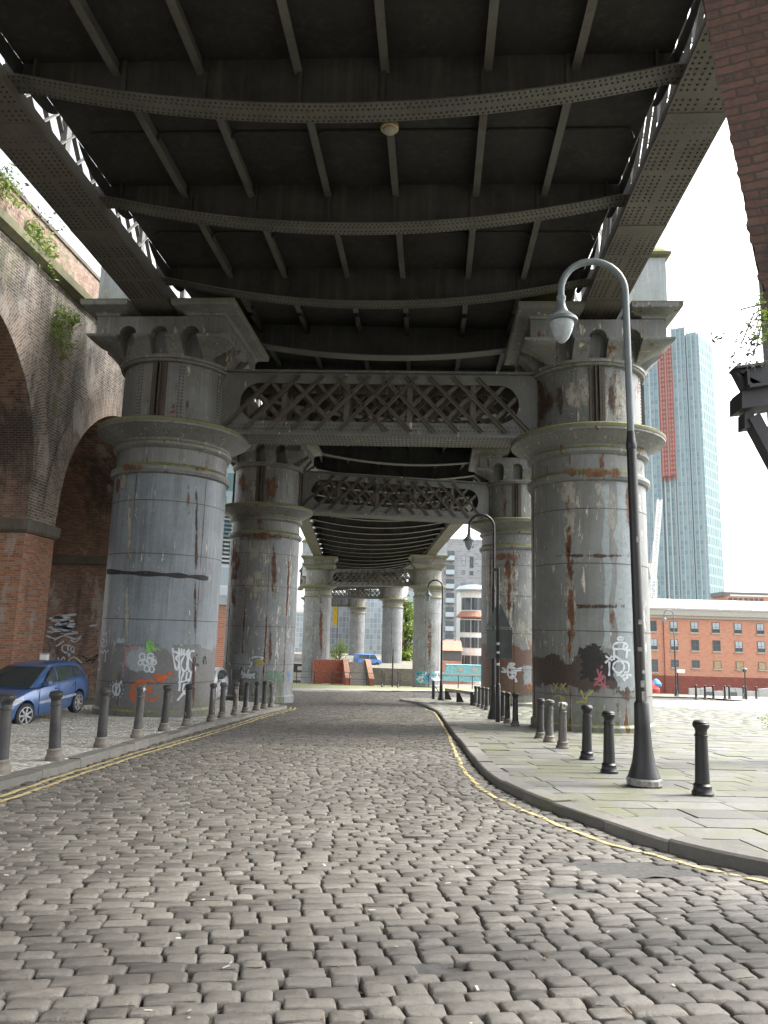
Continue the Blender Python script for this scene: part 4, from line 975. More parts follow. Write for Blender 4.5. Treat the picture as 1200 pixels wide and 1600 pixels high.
sh = thing('buddleia', 'bright green leafy bush growing at the right brick arch edge', 'shrub', atY(1200, 540, 12.2))
leaves('foliage', [(atY(x, y, 12.2), r, n) for x, y, r, n in ((1194,470,.16,30),(1198,492,.2,50),(1206,505,.28,60),(1188,462,.1,12),(1186,520,.13,22),(1194,525,.13,20))], LEAFG, sh, .085, 5)
MB().tube([atY(1212,560,12.2), atY(1203,510,12.2), atY(1196,470,12.2)], .015, 5).build('stem', M['twig'], sh, world=True)
sh = thing('weed', 'small green weed at the right edge of the paved area', 'plant', G(1203, 1140))
q = G(1203, 1140); leaves('foliage', [(q+Vector((0,0,.2)), .3, 60), (q+Vector((-.1,0,.4)), .2, 30)], LEAFG, sh, .09, 6); MB().tube([q, q+Vector((0,0,.4))], .01, 5).build('stem', M['twig'], sh, world=True)
def onwall(px, py): v = ray(px, py); k = (XW+.12)/v[0]; return Vector(v*k+CAM0)
def wallplant(label, pts, m, seed, size=.12):
    c0 = onwall(pts[0][0], pts[0][1]); t = thing('wall_plant', label, 'plant', c0, 0, 'weeds growing from the brick viaduct')
    leaves('foliage', [(onwall(x, y)+Vector((.06,0,0)), r*.85, int(n*1.2)) for x, y, r, n in pts], m, t, size, seed)
    s = MB(); 
    for x, y, r, n in pts: s.tube([c0-Vector((.2,0,0)), onwall(x, y)], [.014,.006], 4)
    s.build('stem', M['twig'], t, world=True)
wallplant('bright green fern clump on the brick spandrel beside the large left capital', [(96,488,.3,70),(112,497,.35,90),(92,505,.35,70),(84,520,.3,50),(97,535,.3,60),(107,545,.25,40),(90,495,.4,60),(116,505,.2,30),(100,520,.3,50),(98,556,.2,25)], LEAFG, 11, .14)
wallplant('yellow-green clump hanging over the viaduct parapet halfway up the left edge', [(60,375,.45,90),(70,385,.4,80),(48,365,.4,60),(40,372,.3,40),(76,397,.3,50),(72,412,.2,25),(55,392,.4,40),(82,432,.2,15),(50,352,.3,30)], LEAFG, 12, .15)
wallplant('yellow-green clump on the viaduct parapet cut by the left edge', [(4,280,.5,90),(12,292,.4,70),(2,300,.5,60),(20,318,.2,20),(36,322,.2,15)], LEAFG, 13, .15)
wallplant('thin dark twigs rising above the viaduct parapet against the sky', [(66,338,.35,14),(78,345,.35,14),(90,362,.25,10),(8,262,.3,12),(60,332,.2,8),(30,290,.25,8)], LEAFD, 14, .15)
# ================================================================== CARS
def carpaint(name, c):
    t = NT(name); v = t.coords(); col = t.mix(t.math('MULTIPLY', t.step(t.noise(v, 2, 6, .7), .45, .75), .25), c, (.25,.24,.22)); t.fin(col, .28, .3, .5)
    t.b.inputs['Coat Weight'].default_value = .6; t.b.inputs['Coat Roughness'].default_value = .12; return t.m
M['blue'] = carpaint('blue car paint', (.055,.12,.28)); M['carwhite'] = carpaint('white car paint', (.62,.64,.66))
M['tyre'] = plain('tyre rubber', (.02,.02,.021), .8, var=.3); M['alloy'] = plain('wheel trim', (.42,.43,.44), .35, metal=.6, var=.1, bump=0)
M['trim'] = plain('black trim', (.025,.025,.028), .5); M['lens'] = plain('headlight lens', (.55,.58,.60), .12, var=.1, bump=0); M['red'] = plain('tail lamp', (.35,.02,.02), .2)
M['carglass'] = glass('car glass', (.035,.045,.045), .05); M['chromegrey'] = plain('side strip', (.25,.27,.30), .4)
def hatchback(name, label, loc, rz, paint, steer=0):
    """x forward, y left; length 3.92, width 1.68, height 1.46"""
    t = thing(name, label, 'car', loc, rz, None)
    st = [(-1.93,.60,.42,.72),(-1.90,.72,.30,.86),(-1.78,.80,.26,.98),(-1.4,.835,.22,1.00),(-.8,.84,.20,.985),(0,.84,.20,.95),(.6,.84,.20,.93),(1.0,.835,.20,.90),(1.35,.82,.21,.83),(1.65,.77,.22,.75),(1.82,.69,.24,.68),(1.93,.56,.30,.60),(1.97,.40,.38,.54)]
    mb = MB(); vs = []; fs = []
    for x, w, zb, zt in st:
        h = zt-zb
        half = [(w*.90,zb),(w*.97,zb+h*.10),(w,zb+h*.35),(w*1.0,zb+h*.55),(w*.985,zb+h*.80),(w*.945,zb+h*.95),(w*.86,zt),(w*.45,zt+.025),(0,zt+.03)]
        ring = half+[(-a, b) for a, b in half[-2::-1]]
        vs += [(x, y, z) for y, z in ring]
    n = 17
    for i in range(len(st)-1):
        for k in range(n): fs.append((i*n+k, i*n+(k+1) % n, (i+1)*n+(k+1) % n, (i+1)*n+k))
    fs += [tuple(range(n)), tuple(range(len(st)*n-1, (len(st)-1)*n-1, -1))]
    mb.add(vs, fs); o = mb.build('body', paint)
    cu = MB()
    for x in (-1.22, 1.27):
        for s in (-1, 1): cu.M = Matrix.Translation((x, s*.84, .31)) @ Matrix.Rotation(PI/2, 4, 'X'); cu.lathe([(.365,-.27),(.365,.2)], 28)
    co = cu.build('cutter', M['trim']); bo = o.modifiers.new('b', 'BOOLEAN'); bo.object = co; bo.operation = 'DIFFERENCE'; bo.solver = 'EXACT'
    bpy.context.view_layer.update(); me = bpy.data.meshes.new_from_object(o.evaluated_get(bpy.context.evaluated_depsgraph_get()))
    o.modifiers.clear(); o.data = me; bpy.data.objects.remove(co); o.parent = t
    me.polygons.foreach_set('use_smooth', [True]*len(me.polygons)); me.set_sharp_from_angle(angle=R_(32))
    # cabin: rings at rising heights
    B = [(-1.86,.74),(-1.2,.79),(0,.79),(.75,.76),(1.02,.70)]
    lev = [(.93, -1.88, 1.05, .79), (1.12, -1.80, .66, .755), (1.30, -1.66, .28, .69), (1.42, -1.45, .02, .62), (1.46, -1.15, -.22, .50)]
    mb = MB(); vs = []; fs = []
    for z, xr, xf, w in lev:
        for x, y in ((xr+.05,-w*.86),(xr+.25,-w),(xf-.35,-w),(xf-.06,-w*.88),(xf,-w*.4),(xf+.02,0),(xf,w*.4),(xf-.06,w*.88),(xf-.35,w),(xr+.25,w),(xr+.05,w*.86),(xr,0)): vs.append((x, y, z))
    for i in range(4):
        for k in range(12): fs.append((i*12+k, i*12+(k+1) % 12, i*12+12+(k+1) % 12, i*12+12+k))
    fs.append(tuple(range(48, 60))); mb.add(vs, fs); c = mb.build('cabin', paint, t, auto=40)
    def side_y(z): 
        for (za,_,_,wa), (zb,_,_,wb) in zip(lev, lev[1:]):
            if za <= z <= zb: return wa+(wb-wa)*(z-za)/(zb-za)
        return .6
    def win(nm, pts, s):
        m_ = MB(); vs = [(x, s*(side_y(z)+.035), z) for x, z in pts]+[(x, s*(side_y(z)-.03), z) for x, z in pts]; n = len(pts)
        m_.add(vs, [tuple(range(n)), tuple(range(2*n-1, n-1, -1))]+[(i, (i+1) % n, (i+1) % n+n, i+n) for i in range(n)]); m_.build(nm, M['carglass'], t)
    for s in (-1, 1):
        win('side_window', [(-.12,.99),(.58,.97),(.42,1.10),(.16,1.27),(-.06,1.36),(-.12,1.37)], s)
        win('side_window', [(-.95,1.02),(-.20,.99),(-.20,1.37),(-.55,1.38),(-.88,1.36)], s)
        win('quarter_window', [(-1.50,1.08),(-1.02,1.03),(-.96,1.34),(-1.2,1.31)], s)
        MB().box((-.195,s*.70-.09,.97),(-.125,s*.70+.09,1.0)).build('door_pillar', M['trim'], t)
        MB().box((.42,s*.90-.09,.93),(.60,s*.90+.09,1.07)).build('mirror', paint, t, bevel=.03)
        MB().box((-1.05,s*.838-.012,.50),(.75,s*.838+.012,.57)).build('side_strip', M['chromegrey'], t, bevel=.008)
        for x in (-.08, -.98): MB().box((x-.10,s*.832-.02,.80),(x+.08,s*.832+.02,.835)).build('door_handle', paint, t, bevel=.01)
        for x in (-.16, .74, -1.0): MB().box((x-.005,s*.838-.006,.25),(x+.005,s*.838+.006,.90)).build('door_gap', M['trim'], t)
        m_ = MB(); q = [(1.42,.80,.76),(1.70,.725,.68),(1.83,.62,.62),(1.80,.60,.52),(1.62,.755,.56),(1.40,.815,.66)]
        m_.add([(x+.045, s*(y+.05), z+.045) for x, y, z in q]+[(x-.1, s*(y-.12), z-.02) for x, y, z in q], [(0,1,2,3,4,5)]+[(i, (i+1) % 6, (i+1) % 6+6, i+6) for i in range(6)]); m_.build('headlight', M['lens'], t)
        MB().box((-1.90,s*.66-.05,.72),(-1.82,s*.66+.05,1.0)).build('tail_light', M['red'], t, bevel=.02)
    # windscreen and rear window lie on the raked ends of the cabin
    def scr(nm, lo, hi, x_off):
        m_ = MB(); vs = []
        for (z, x, w) in (lo, hi):
            for k in (-1, -.5, 0, .5, 1): vs.append((x+x_off-(abs(k)**2)*.05*(1 if x_off > 0 else -1), k*w, z))
        vs2 = [(x-x_off*3, y, z-.02) for x, y, z in vs]
        m_.add(vs+vs2, [(k, k+1, k+6, k+5) for k in range(4)]+[(10+k, 15+k, 16+k, 11+k) for k in range(4)]+[(0,5,15,10),(4,14,19,9),(0,10,11,1),(1,11,12,2),(2,12,13,3),(3,13,14,4),(5,6,16,15),(6,7,17,16),(7,8,18,17),(8,9,19,18)]); m_.build(nm, M['carglass'], t)
    scr('windscreen', (.96, 1.0, .68), (1.39, .09, .56), .025); scr('rear_window', (1.06, -1.83, .64), (1.37, -1.57, .56), -.025)
    MB().box((1.86,-.42,.34),(1.985,.42,.48)).build('grille', M['trim'], t, bevel=.03); MB().box((1.93,-.26,.50),(2.0,.26,.60)).build('number_plate', M['offwhite'], t)
    for x, s_ in ((1.27, 1), (1.27, -1), (-1.22, 1), (-1.22, -1)):
        w = MB(); Rt = Matrix.Translation((x, s_*.75, .30)) @ Matrix.Rotation(steer if x > 0 else 0, 4, 'Z') @ Matrix.Rotation(-s_*PI/2, 4, 'X')
        w.M = Rt; w.lathe([(.20,-.09),(.285,-.09),(.30,-.06),(.30,.06),(.285,.09),(.205,.095)], 28, caps=False); w.lathe([(.20,-.09),(.0,-.085)], 28, caps=False)
        wo = w.build('wheel', M['tyre'], t, auto=40)
        r = MB(Rt); r.lathe([(.21,.075),(.215,.098),(.195,.10),(.19,.06)], 28, caps=False); r.lathe([(.06,.10),(.05,.11),(0,.112)], 14, caps=False)
        for k in range(7): a = 2*PI*k/7; r.beam((.04*math.cos(a),.04*math.sin(a),.085),(.2*math.cos(a),.2*math.sin(a),.085),.05,.02)
        r.lathe([(.2,.05),(0,.05)], 28, caps=False, mi=1)
        r.build('rim', [M['alloy'], M['tyre']], wo)
    return t
c0 = Vector((-11.0, 19.85, 0)); c0.z = gz(0, 19.85)+.03
cb = hatchback('parked_car', 'metallic blue hatchback parked half out of frame beside the brick viaduct', c0, -PI/2-R_(3), M['blue'], steer=R_(-14)); cb.rotation_euler = (0, math.atan(SL), -PI/2-R_(3))
q = G(337, 1098)
cw = hatchback('parked_car', 'white car almost hidden behind the large left graffiti column', (q.x-.95, q.y+1.1, gz(0, q.y+1.1)), -PI/2+R_(4), M['carwhite']); cw.rotation_euler = (0, math.atan(SL), -PI/2+R_(4))

# ================================================================== GRAFFITI (paint lying on the real column and wall surfaces)
def cylhit(px, py, c, R):
    v = ray(px, py); ox, oy = -c[0], -c[1]
    a = v[0]**2+v[1]**2; b = 2*(ox*v[0]+oy*v[1]); cc = ox*ox+oy*oy-R*R; D = b*b-4*a*cc
    if D < 0: D = 0
    k = (-b-math.sqrt(D))/(2*a); P = Vector(v*k+CAM0); return math.atan2(P.y-c[1], P.x-c[0]), P.z
GP = {}
def gpaint(name, c, a=.82):
    t = NT(name); v = t.coords(False); t.fin(t.ramp(t.noise(v, 7, 5, .7), [(.3, tuple(x*.75 for x in c)), (.7, c)]), .75)
    tr = t.n.new('ShaderNodeBsdfTransparent'); mx = t.n.new('ShaderNodeMixShader'); t.L(t.math('MULTIPLY', t.step(t.noise(v, 5, 7, .75), .26, .44), a), mx.inputs[0])
    t.L(tr.outputs[0], mx.inputs[1]); t.L(t.b.outputs[0], mx.inputs[2]); t.L(mx.outputs[0], t.out.inputs[0]); return t.m
for nm, c, a in (('white',(.62,.66,.70),.95),('ice',(.50,.58,.62),.8),('orange',(.55,.13,.04),.9),('green',(.22,.55,.12),.95),('pink',(.45,.27,.27),.8),('rose',(.45,.14,.18),.8),('yellow',(.48,.45,.12),.75),('olive',(.30,.29,.18),.8),('paleblue',(.46,.52,.54),.6),('buff',(.25,.255,.255),.7),('faintgreen',(.20,.33,.22),.5),('blue',(.10,.25,.55),.8),('teal',(.1,.45,.5),.85),('dark',(.03,.028,.028),.9)): GP[nm] = gpaint('spray paint '+nm, c, a)
def stroke(mb, pts, w, R, lift, smooth=True):
    """pts in (arc, z) surface coordinates"""
    P = [Vector((a, z, 0)) for a, z in pts]
    if smooth and len(P) > 2:
        Q = []
        for i in range(len(P)-1):
            a = P[max(i-1,0)]; b = P[i]; c = P[i+1]; d = P[min(i+2,len(P)-1)]
            for k in range(5):
                t = k/5; Q.append(b*1.0+(c-a)*.5*t+(a*2-b*5+c*4-d)*.5*t*t+(b*3-a-c*3+d)*.5*t**3)
        P = Q+[P[-1]]
    else:
        Q = []
        for a, b in zip(P, P[1:]):
            n = max(1, int((b-a).length/.12)); Q += [a.lerp(b, k/n) for k in range(n)]
        P = Q+[P[-1]]
    L = []; 
    for i, p in enumerate(P):
        t = P[min(i+1,len(P)-1)]-P[max(i-1,0)]
        t = t.normalized() if t.length > 1e-6 else Vector((1,0,0)); n = Vector((-t.y, t.x, 0)); ww = w*(.8+.25*math.sin(i*.9))
        L.append((p+n*ww/2, p-n*ww/2))
    vs = []
    for a, b in L: vs += [a, b]
    return vs, [(2*i, 2*i+1, 2*i+3, 2*i+2) for i in range(len(L)-1)]
_lift = [0]
def tagcol(colm, R, strokes, paint, w=.06, name='graffiti', ex=None):
    """strokes: list of pixel polylines on the column"""
    c = (colm.location.x, colm.location.y); mb = MB(); _lift[0] = (_lift[0]+1) % 6; rr = R+.006+.0015*_lift[0]
    for s in strokes:
        pts = []
        for px, py in s: th, z = cylhit(px, py, c, R); pts.append((th*R, z))
        vs, fs = stroke(mb, pts, w, R, 0)
        mb.add([(rr*math.cos(p.x/R), rr*math.sin(p.x/R), p.y-colm.location.z) for p in vs], fs)
    return mb.build(name, GP[paint], colm, fix=False)
def patchcol(colm, R, px0, py0, px1, py1, paint, jag=.05, name='paint_patch', ell=False):
    c = (colm.location.x, colm.location.y); mb = MB(); _lift[0] = (_lift[0]+1) % 4; rr = R+.0025+.0006*_lift[0]; n = 14; g = []
    for j in range(n+1):
        for i in range(n+1):
            u, v = i/n, j/n
            if ell:
                a, b = 2*u-1, 2*v-1; x = a*math.sqrt(max(0,1-b*b/2)); y = b*math.sqrt(max(0,1-a*a/2)); u2, v2 = (x+1)/2, (y+1)/2
            else: u2, v2 = u, v
            th, z = cylhit(px0+(px1-px0)*u2, py0+(py1-py0)*v2, c, R)
            if i in (0, n) or j in (0, n): th += random.uniform(-jag, jag)/R; z += random.uniform(-jag, jag)
            g.append((rr*math.cos(th), rr*math.sin(th), z-colm.location.z))
    if name == 'rust_stain': _uv = [(i/n, j/n) for j in range(n+1) for i in range(n+1)]
    mb.add(g, [(j*(n+1)+i, j*(n+1)+i+1, (j+1)*(n+1)+i+1, (j+1)*(n+1)+i) for j in range(n) for i in range(n)]); o = mb.build(name, GP[paint], colm, fix=False)
    if name == 'rust_stain':
        ul = o.data.uv_layers.new(name='UVMap')
        for l in o.data.loops: ul.data[l.index].uv = _uv[l.vertex_index]
    return o
def circ(cx, cy, rx, ry, n=10, a0=0): return [(cx+rx*math.cos(a0+2*PI*k/n), cy+ry*math.sin(a0+2*PI*k/n)) for k in range(n+1)]
def from_crop(x0, y0, s): return lambda L: [[(x0+x/s, y0+y/s) for x, y in p] for p in L]
K = from_crop(140, 980, 5.714)
patchcol(C_L1, 1.85, 181, 1007, 249, 1048, 'buff'); patchcol(C_L1, 1.85, 271, 1008, 313, 1066, 'buff')
patchcol(C_L1, 1.85, 198, 1012, 244, 1050, 'paleblue', .06, ell=True)
tagcol(C_L1, 1.85, K([circ(240,555,32,52), [(225,600),(250,540),(290,480)], [(238,510),(240,600)]]), 'white', .075)
dots = [[(240+62*math.cos(a), 555+75*math.sin(a)), (246+62*math.cos(a), 556+75*math.sin(a))] for a in [k*PI/6 for k in range(12)]]
tagcol(C_L1, 1.85, K(dots), 'white', .05)
tagcol(C_L1, 1.85, K([[(742,185),(752,290),(772,388)], [(756,215),(790,240),(772,280),(800,320),(780,385)], [(798,185),(800,300),(806,415)], [(822,190),(818,260)], [(845,195),(838,250)], [(888,195),(850,250),(820,310),(830,380),(860,385),(872,300),(868,235)], [(938,215),(905,215),(890,260),(925,320),(945,370),(920,400),(885,385),(880,300),(886,205)]]), 'white', .07)
tagcol(C_L1, 1.85, K([[(840,400),(815,480),(798,570)], [(788,496),(850,480),(893,465)], [(905,395),(890,480),(850,520)], [(868,400),(860,470)], [(845,500),(830,560),(850,575)], [(848,572),(805,620),(785,655),(830,605),(860,585)], [(800,405),(803,480),(800,570)]]), 'white', .06)
tagcol(C_L1, 1.85, K([[(515,215),(512,130),(535,145),(540,115),(552,150),(565,135),(568,190),(520,180),(560,215),(600,190),(635,210)], [(525,225),(545,170),(580,205),(600,180)], [(530,160),(560,170),(590,215)], [(522,150),(524,230)]]), 'green', .042)
tagcol(C_L1, 1.85, K([circ(470,262,24,28), circ(545,258,26,24), circ(500,316,26,24), circ(572,312,24,22), circ(452,318,16,20), circ(512,370,22,28), circ(556,374,20,28), circ(540,300,30,30)]), 'white', .055)
tagcol(C_L1, 1.85, K([[(395,540),(405,505),(440,480),(470,474),(482,500),(505,482),(545,476),(588,498)], [(362,520),(378,512),(402,560)], [(365,565),(390,575),(360,600),(395,590),(370,625),(415,615),(380,645),(425,650)], circ(538,557,14,24), [(498,610),(505,640),(520,655)], [(540,660),(590,640),(600,600)], [(430,500),(460,510),(445,540)]]), 'orange', .085)
tagcol(C_L1, 1.85, K([[(572,432),(600,425),(625,440),(615,465),(640,420),(650,462),(668,425),(665,460),(690,430),(685,455),(715,405),(738,398)], [(580,440),(620,470),(660,468)], [(705,400),(735,420),(720,395)], [(600,455),(640,490),(672,470)]]), 'orange', .075)
tagcol(C_L1, 1.85, K([[(288,215),(292,185),(325,182),(345,215),(325,235)], [(308,190),(330,205),(318,240),(310,310)], [(325,235),(318,330)], [(278,318),(300,335),(312,385),(335,350),(338,322),(310,330)], [(298,330),(305,400),(297,450)], [(345,185),(350,215)], [(362,170),(370,200),(385,165),(395,195),(410,165),(425,190)]]), 'pink', .05)
tagcol(C_L1, 1.85, K([circ(128,115,26,60), [(105,70),(110,45),(125,75),(148,45),(150,80)], [(115,100),(140,120),(118,150)], [(95,180),(92,230),(110,210),(120,232),(135,205),(150,225),(170,205)], circ(86,335,14,48), [(80,250),(72,410)], [(145,230),(140,310)]]), 'white', .06)
tagcol(C_L1, 1.85, K([circ(222,425,20,42), circ(224,432,9,20)]), 'olive', .05); tagcol(C_L1, 1.85, K([[(250,125),(265,100),(280,125),(295,105),(305,130),(250,130)]]), 'ice', .06)
tagcol(C_L1, 1.85, K([[(200,690),(215,720),(235,685),(240,725),(262,690),(275,720),(300,690)], [(480,780),(520,770),(600,785)]]), 'olive', .04)
tagcol(C_L1, 1.85, K([[(930,270),(945,290),(930,350),(960,330),(975,350)], [(950,260),(960,240)], [(1015,330),(1020,270),(1035,275),(1040,330)]]), 'dark', .05)
tagcol(C_L1, 1.85, [[(167,893),(200,895),(240,897),(275,899),(300,901),(325,904)]], 'dark', .17, 'tar_band')
K = from_crop(820, 940, 6)
patchcol(C_R1, 1.85, 963, 745, 988, 1075, 'paleblue', .12); patchcol(C_R1, 1.85, 944, 760, 952, 1010, 'paleblue', .1)
patchcol(C_R1, 1.85, 906, 1010, 942, 1035, 'dark', .12, ell=True); patchcol(C_R1, 1.85, 910, 1022, 958, 1062, 'dark', .1)
tagcol(C_R1, 1.85, K([circ(895,348,26,14), [(835,455),(828,410),(870,385),(935,388),(962,420),(930,442),(838,445)], [(838,440),(834,548)], [(832,500),(900,545),(972,575)], [(930,400),(925,450),(990,455)], [(960,450),(950,530)], [(972,575),(972,650),(930,668)], circ(880,612,52,55), [(858,690),(900,685)], [(900,710),(945,682),(998,692)], [(950,690),(965,715),(920,725),(940,742)]]), 'white', .07)
tagcol(C_R1, 1.85, K([[(792,560),(792,640),(790,698)], [(758,510),(790,535),(822,552)], [(752,575),(785,545),(818,508)]]), 'white', .065)
tagcol(C_R1, 1.85, K([[(680,632),(700,700),(740,690),(655,730),(735,720),(660,765),(700,780),(790,797)], [(720,650),(690,740),(750,700),(745,790)], [(640,800),(700,740),(740,800),(735,860)], [(725,595),(715,625)]]), 'rose', .055)
tagcol(C_R1, 1.85, K([[(268,762),(312,815)], [(310,762),(276,850)], [(342,765),(395,852)], [(388,762),(338,826)], [(262,920),(285,888),(330,880),(382,912)], [(330,882),(372,928)], [(330,882),(345,925)]]), 'yellow', .045)
tagcol(C_R1, 1.85, K([[(527,828),(545,880),(552,915)], [(485,945),(540,925),(640,832)], [(520,930),(570,945),(575,890)]]), 'yellow', .06)
K = from_crop(630, 840, 5.333)
tagcol(C_R2, 1.85, K([circ(905,1055,24,8), [(815,1115),(860,1120),(825,1085),(870,1100),(870,1070),(895,1090)], [(940,1100),(990,1085),(945,1110),(985,1105)], [(870,1100),(880,1160),(915,1170),(905,1095),(930,1085),(935,1150),(890,1160)], [(880,1120),(940,1130)], [(895,1165),(920,1150),(945,1200),(930,1195)], [(885,1080),(910,1075),(925,1100),(900,1140)]]), 'white', .10)
tagcol(C_R2, 1.85, K([[(1040,860),(1062,900)], [(1045,1260),(1035,1230),(1060,1215)]]), 'orange', .07); patchcol(C_R2, 1.85, 818, 1040, 831, 1068, 'paleblue', .1)
K = from_crop(340, 960, 8.571)
patchcol(C_L2, 1.85, 415, 1048, 442, 1066, 'faintgreen', .1); patchcol(C_L2, 1.85, 367, 1023, 388, 1042, 'paleblue', .12); patchcol(C_L2, 1.85, 363, 1048, 402, 1062, 'buff', .08)
tagcol(C_L2, 1.85, K([[(320,765),(345,775),(325,800),(350,830),(320,850)], [(360,770),(355,850),(385,800),(390,850)], [(425,735),(400,800),(405,850),(430,845)], [(425,790),(440,850)], [(460,800),(440,835),(455,855)], [(455,800),(480,820),(492,785)], [(480,820),(485,860)], [(330,812),(480,815)]]), 'white', .10)
tagcol(C_L2, 1.85, K([[(465,595),(470,575),(520,570),(600,575),(600,600),(570,605)], [(455,630),(448,690),(420,700)]]), 'white', .09)
tagcol(C_L2, 1.85, K([[(505,640),(540,600),(560,660),(510,670),(560,690),(620,660),(580,610),(600,680)], [(520,620),(590,650),(635,665)], [(545,600),(540,690)]]), 'yellow', .08)
tagcol(C_L2, 1.85, K([[(150,640),(170,680)], [(190,730),(185,930)]]), 'white', .07); tagcol(C_L2, 1.85, K([[(930,800),(950,780),(940,830),(965,810),(945,870),(960,880)]]), 'blue', .09)
def bloom(name, stops, sc, stretch=(1,1,.45)):
    t = NT(name); v = t.coords(False); U = t.sep(t.tc.outputs['UV']); vs = t.vmap(v, stretch)
    t.fin(t.ramp(t.noise(vs, sc*1.3, 7, .75), stops), .85)
    e = lambda u: t.math('MULTIPLY', t.math('MULTIPLY', u, t.math('SUBTRACT', 1.0, u)), 4.0)
    ed = t.math('MULTIPLY', e(U[0]), t.math('POWER', e(U[1]), .45))
    k = t.math('ADD', t.math('MULTIPLY', t.noise(vs, sc, 9, .72), 1.25), t.math('MULTIPLY', ed, .55))
    tr = t.n.new('ShaderNodeBsdfTransparent'); mx = t.n.new('ShaderNodeMixShader'); t.L(t.math('MULTIPLY', t.step(k, .97, 1.20), .88), mx.inputs[0])
    t.L(tr.outputs[0], mx.inputs[1]); t.L(t.b.outputs[0], mx.inputs[2]); t.L(mx.outputs[0], t.out.inputs[0]); return t.m
GP['rust'] = bloom('rust bloom', [(.3,(.05,.025,.017)),(.5,(.13,.055,.028)),(.66,(.25,.095,.04)),(.8,(.30,.17,.09))], 3.2)
GP['darkrust'] = bloom('dark rust', [(.3,(.03,.02,.016)),(.6,(.085,.042,.028)),(.8,(.16,.07,.035))], 3.0)
GP['flake'] = bloom('flaked pale primer', [(.3,(.26,.25,.22)),(.6,(.40,.385,.335)),(.8,(.52,.50,.45))], 4.5)
for colm, R, pn, L in ((C_L1, 1.995, 'rust', [(176,726,236,733),(300,728,330,735)]), (C_L1, 1.85, 'rust', [(181,744,188,775),(292,745,297,800)]), (C_L1, 1.85, 'darkrust', [(306,740,308,900),(304,880,306,1010),(301,990,303,1112)]), (C_L1, 1.85, 'flake', [(199,740,205,900),(196,880,202,1010),(186,735,196,760)]),
    (C_R1, 1.85, 'flake', [(876,742,904,790),(880,790,898,850),(884,870,902,1005),(952,744,962,860),(930,745,940,800)]), (C_R1, 1.85, 'rust', [(884,742,895,800),(886,800,893,868),(888,862,897,1012),(978,744,988,830),(952,946,962,985)]), (C_R1, 1.85, 'darkrust', [(836,944,1008,950),(842,866,1004,870)]),
    (C_R1, 1.995, 'rust', [(850,731,1010,744)]), (C_R1, 1.83, 'rust', [(936,703,944,733)]), (C_R1, 1.80, 'darkrust', [(838,585,862,655),(868,600,880,650),(952,575,962,650)]), (C_R1, 1.80, 'flake', [(885,580,922,640),(945,575,980,655)]),
    (C_L2, 1.995, 'rust', [(358,833,466,842)]), (C_L2, 1.85, 'rust', [(361,843,374,905),(424,843,432,940),(420,960,424,1040),(362,905,368,960)]), (C_L2, 1.85, 'flake', [(376,846,420,880),(380,885,418,930)]), (C_L2, 1.83, 'rust', [(403,806,412,832)]), (C_L2, 1.80, 'rust', [(372,736,385,768),(416,738,432,786)]), (C_L2, 1.80, 'flake', [(388,738,412,784)]),
    (C_R2, 1.995, 'rust', [(748,865,832,873)]), (C_R2, 1.85, 'rust', [(789,873,800,900),(793,900,798,965)]), (C_R2, 1.85, 'flake', [(784,878,806,950),(804,958,830,995)]), (C_R3, 1.85, 'rust', [(667,950,671,1050)]), (C_L3, 1.85, 'rust', [(498,925,501,1040)])):
    for x0, y0, x1, y1 in L:
        wx = max(3, .5*(x1-x0)) if x1-x0 < y1-y0 else 4; wy = 6 if x1-x0 < y1-y0 else (1.2 if R == 1.85 else 2.5); hi = 1 if colm is C_R1 else 0
        patchcol(colm, R+.004, x0-wx, y0-(2 if x1-x0 < y1-y0 else wy), x1+wx, y1+wy*1.6, pn, .0, 'rust_stain')
def tagfar(colm, px0, px1, y0, y1, seed):
    rng = random.Random(seed)
    for pn in ('white','teal','rose','dark','white','blue'):
        S = []
        for _ in range(4):
            x = rng.uniform(px0, px1); y = rng.uniform(y0, y1); S.append([(min(px1, max(px0, x+rng.uniform(-6,6))), min(y1, max(y0, y+rng.uniform(-5,5)))) for _ in range(5)])
        tagcol(colm, 1.85, S, pn, .22)
tagfar(C_R3, 648, 686, 1050, 1066, 3); tagfar(C_R4, 599, 627, 1048, 1062, 4)
patchcol(C_R3, 1.85, 648, 1049, 668, 1068, 'teal', .1)
# white scrawl on the brick pier seen through the arch, and the faded patch beside it
def wallhit(px, py, Y): return atY(px, py, Y)
K = from_crop(0, 780, 3.0)
def tagwall(strokes, paint, w, Y):
    mb = MB()
    for s in strokes:
        P = [wallhit(x, y, Y) for x, y in s]; vs, fs = stroke(mb, [(p.x, p.z) for p in P], w, 0, 0); mb.add([(p.x-vt.location.x, Y-.006-vt.location.y, p.y-vt.location.z) for p in vs], fs)
    mb.build('graffiti', GP[paint], vt, fix=False)
rng = random.Random(9)
tagwall(K([[(225+rng.uniform(0,140), 545+k*7+rng.uniform(-4,4)), (240+rng.uniform(0,110), 550+k*7), (280+rng.uniform(0,90), 546+k*7+rng.uniform(-6,6))] for k in range(13)]), 'white', .10, 33.95)
tagwall(K([[(255,660),(300,640),(350,655),(380,642),(355,668),(330,660)], [(262,690),(300,665)], [(290,700),(300,685),(340,690),(345,712),(300,715),(290,700)], [(318,690),(325,740),(335,685)], [(300,720),(350,718)], [(272,740),(280,760),(300,740),(310,765),(345,740),(385,768)], [(215,640),(260,655)], [(420,595),(455,590)], [(222,620),(250,625)]]), 'white', .075, 33.95)
tagwall(K([[(385,735),(420,750),(460,730),(430,770)], [(400,760),(450,750)]]), 'dark', .07, 33.95)
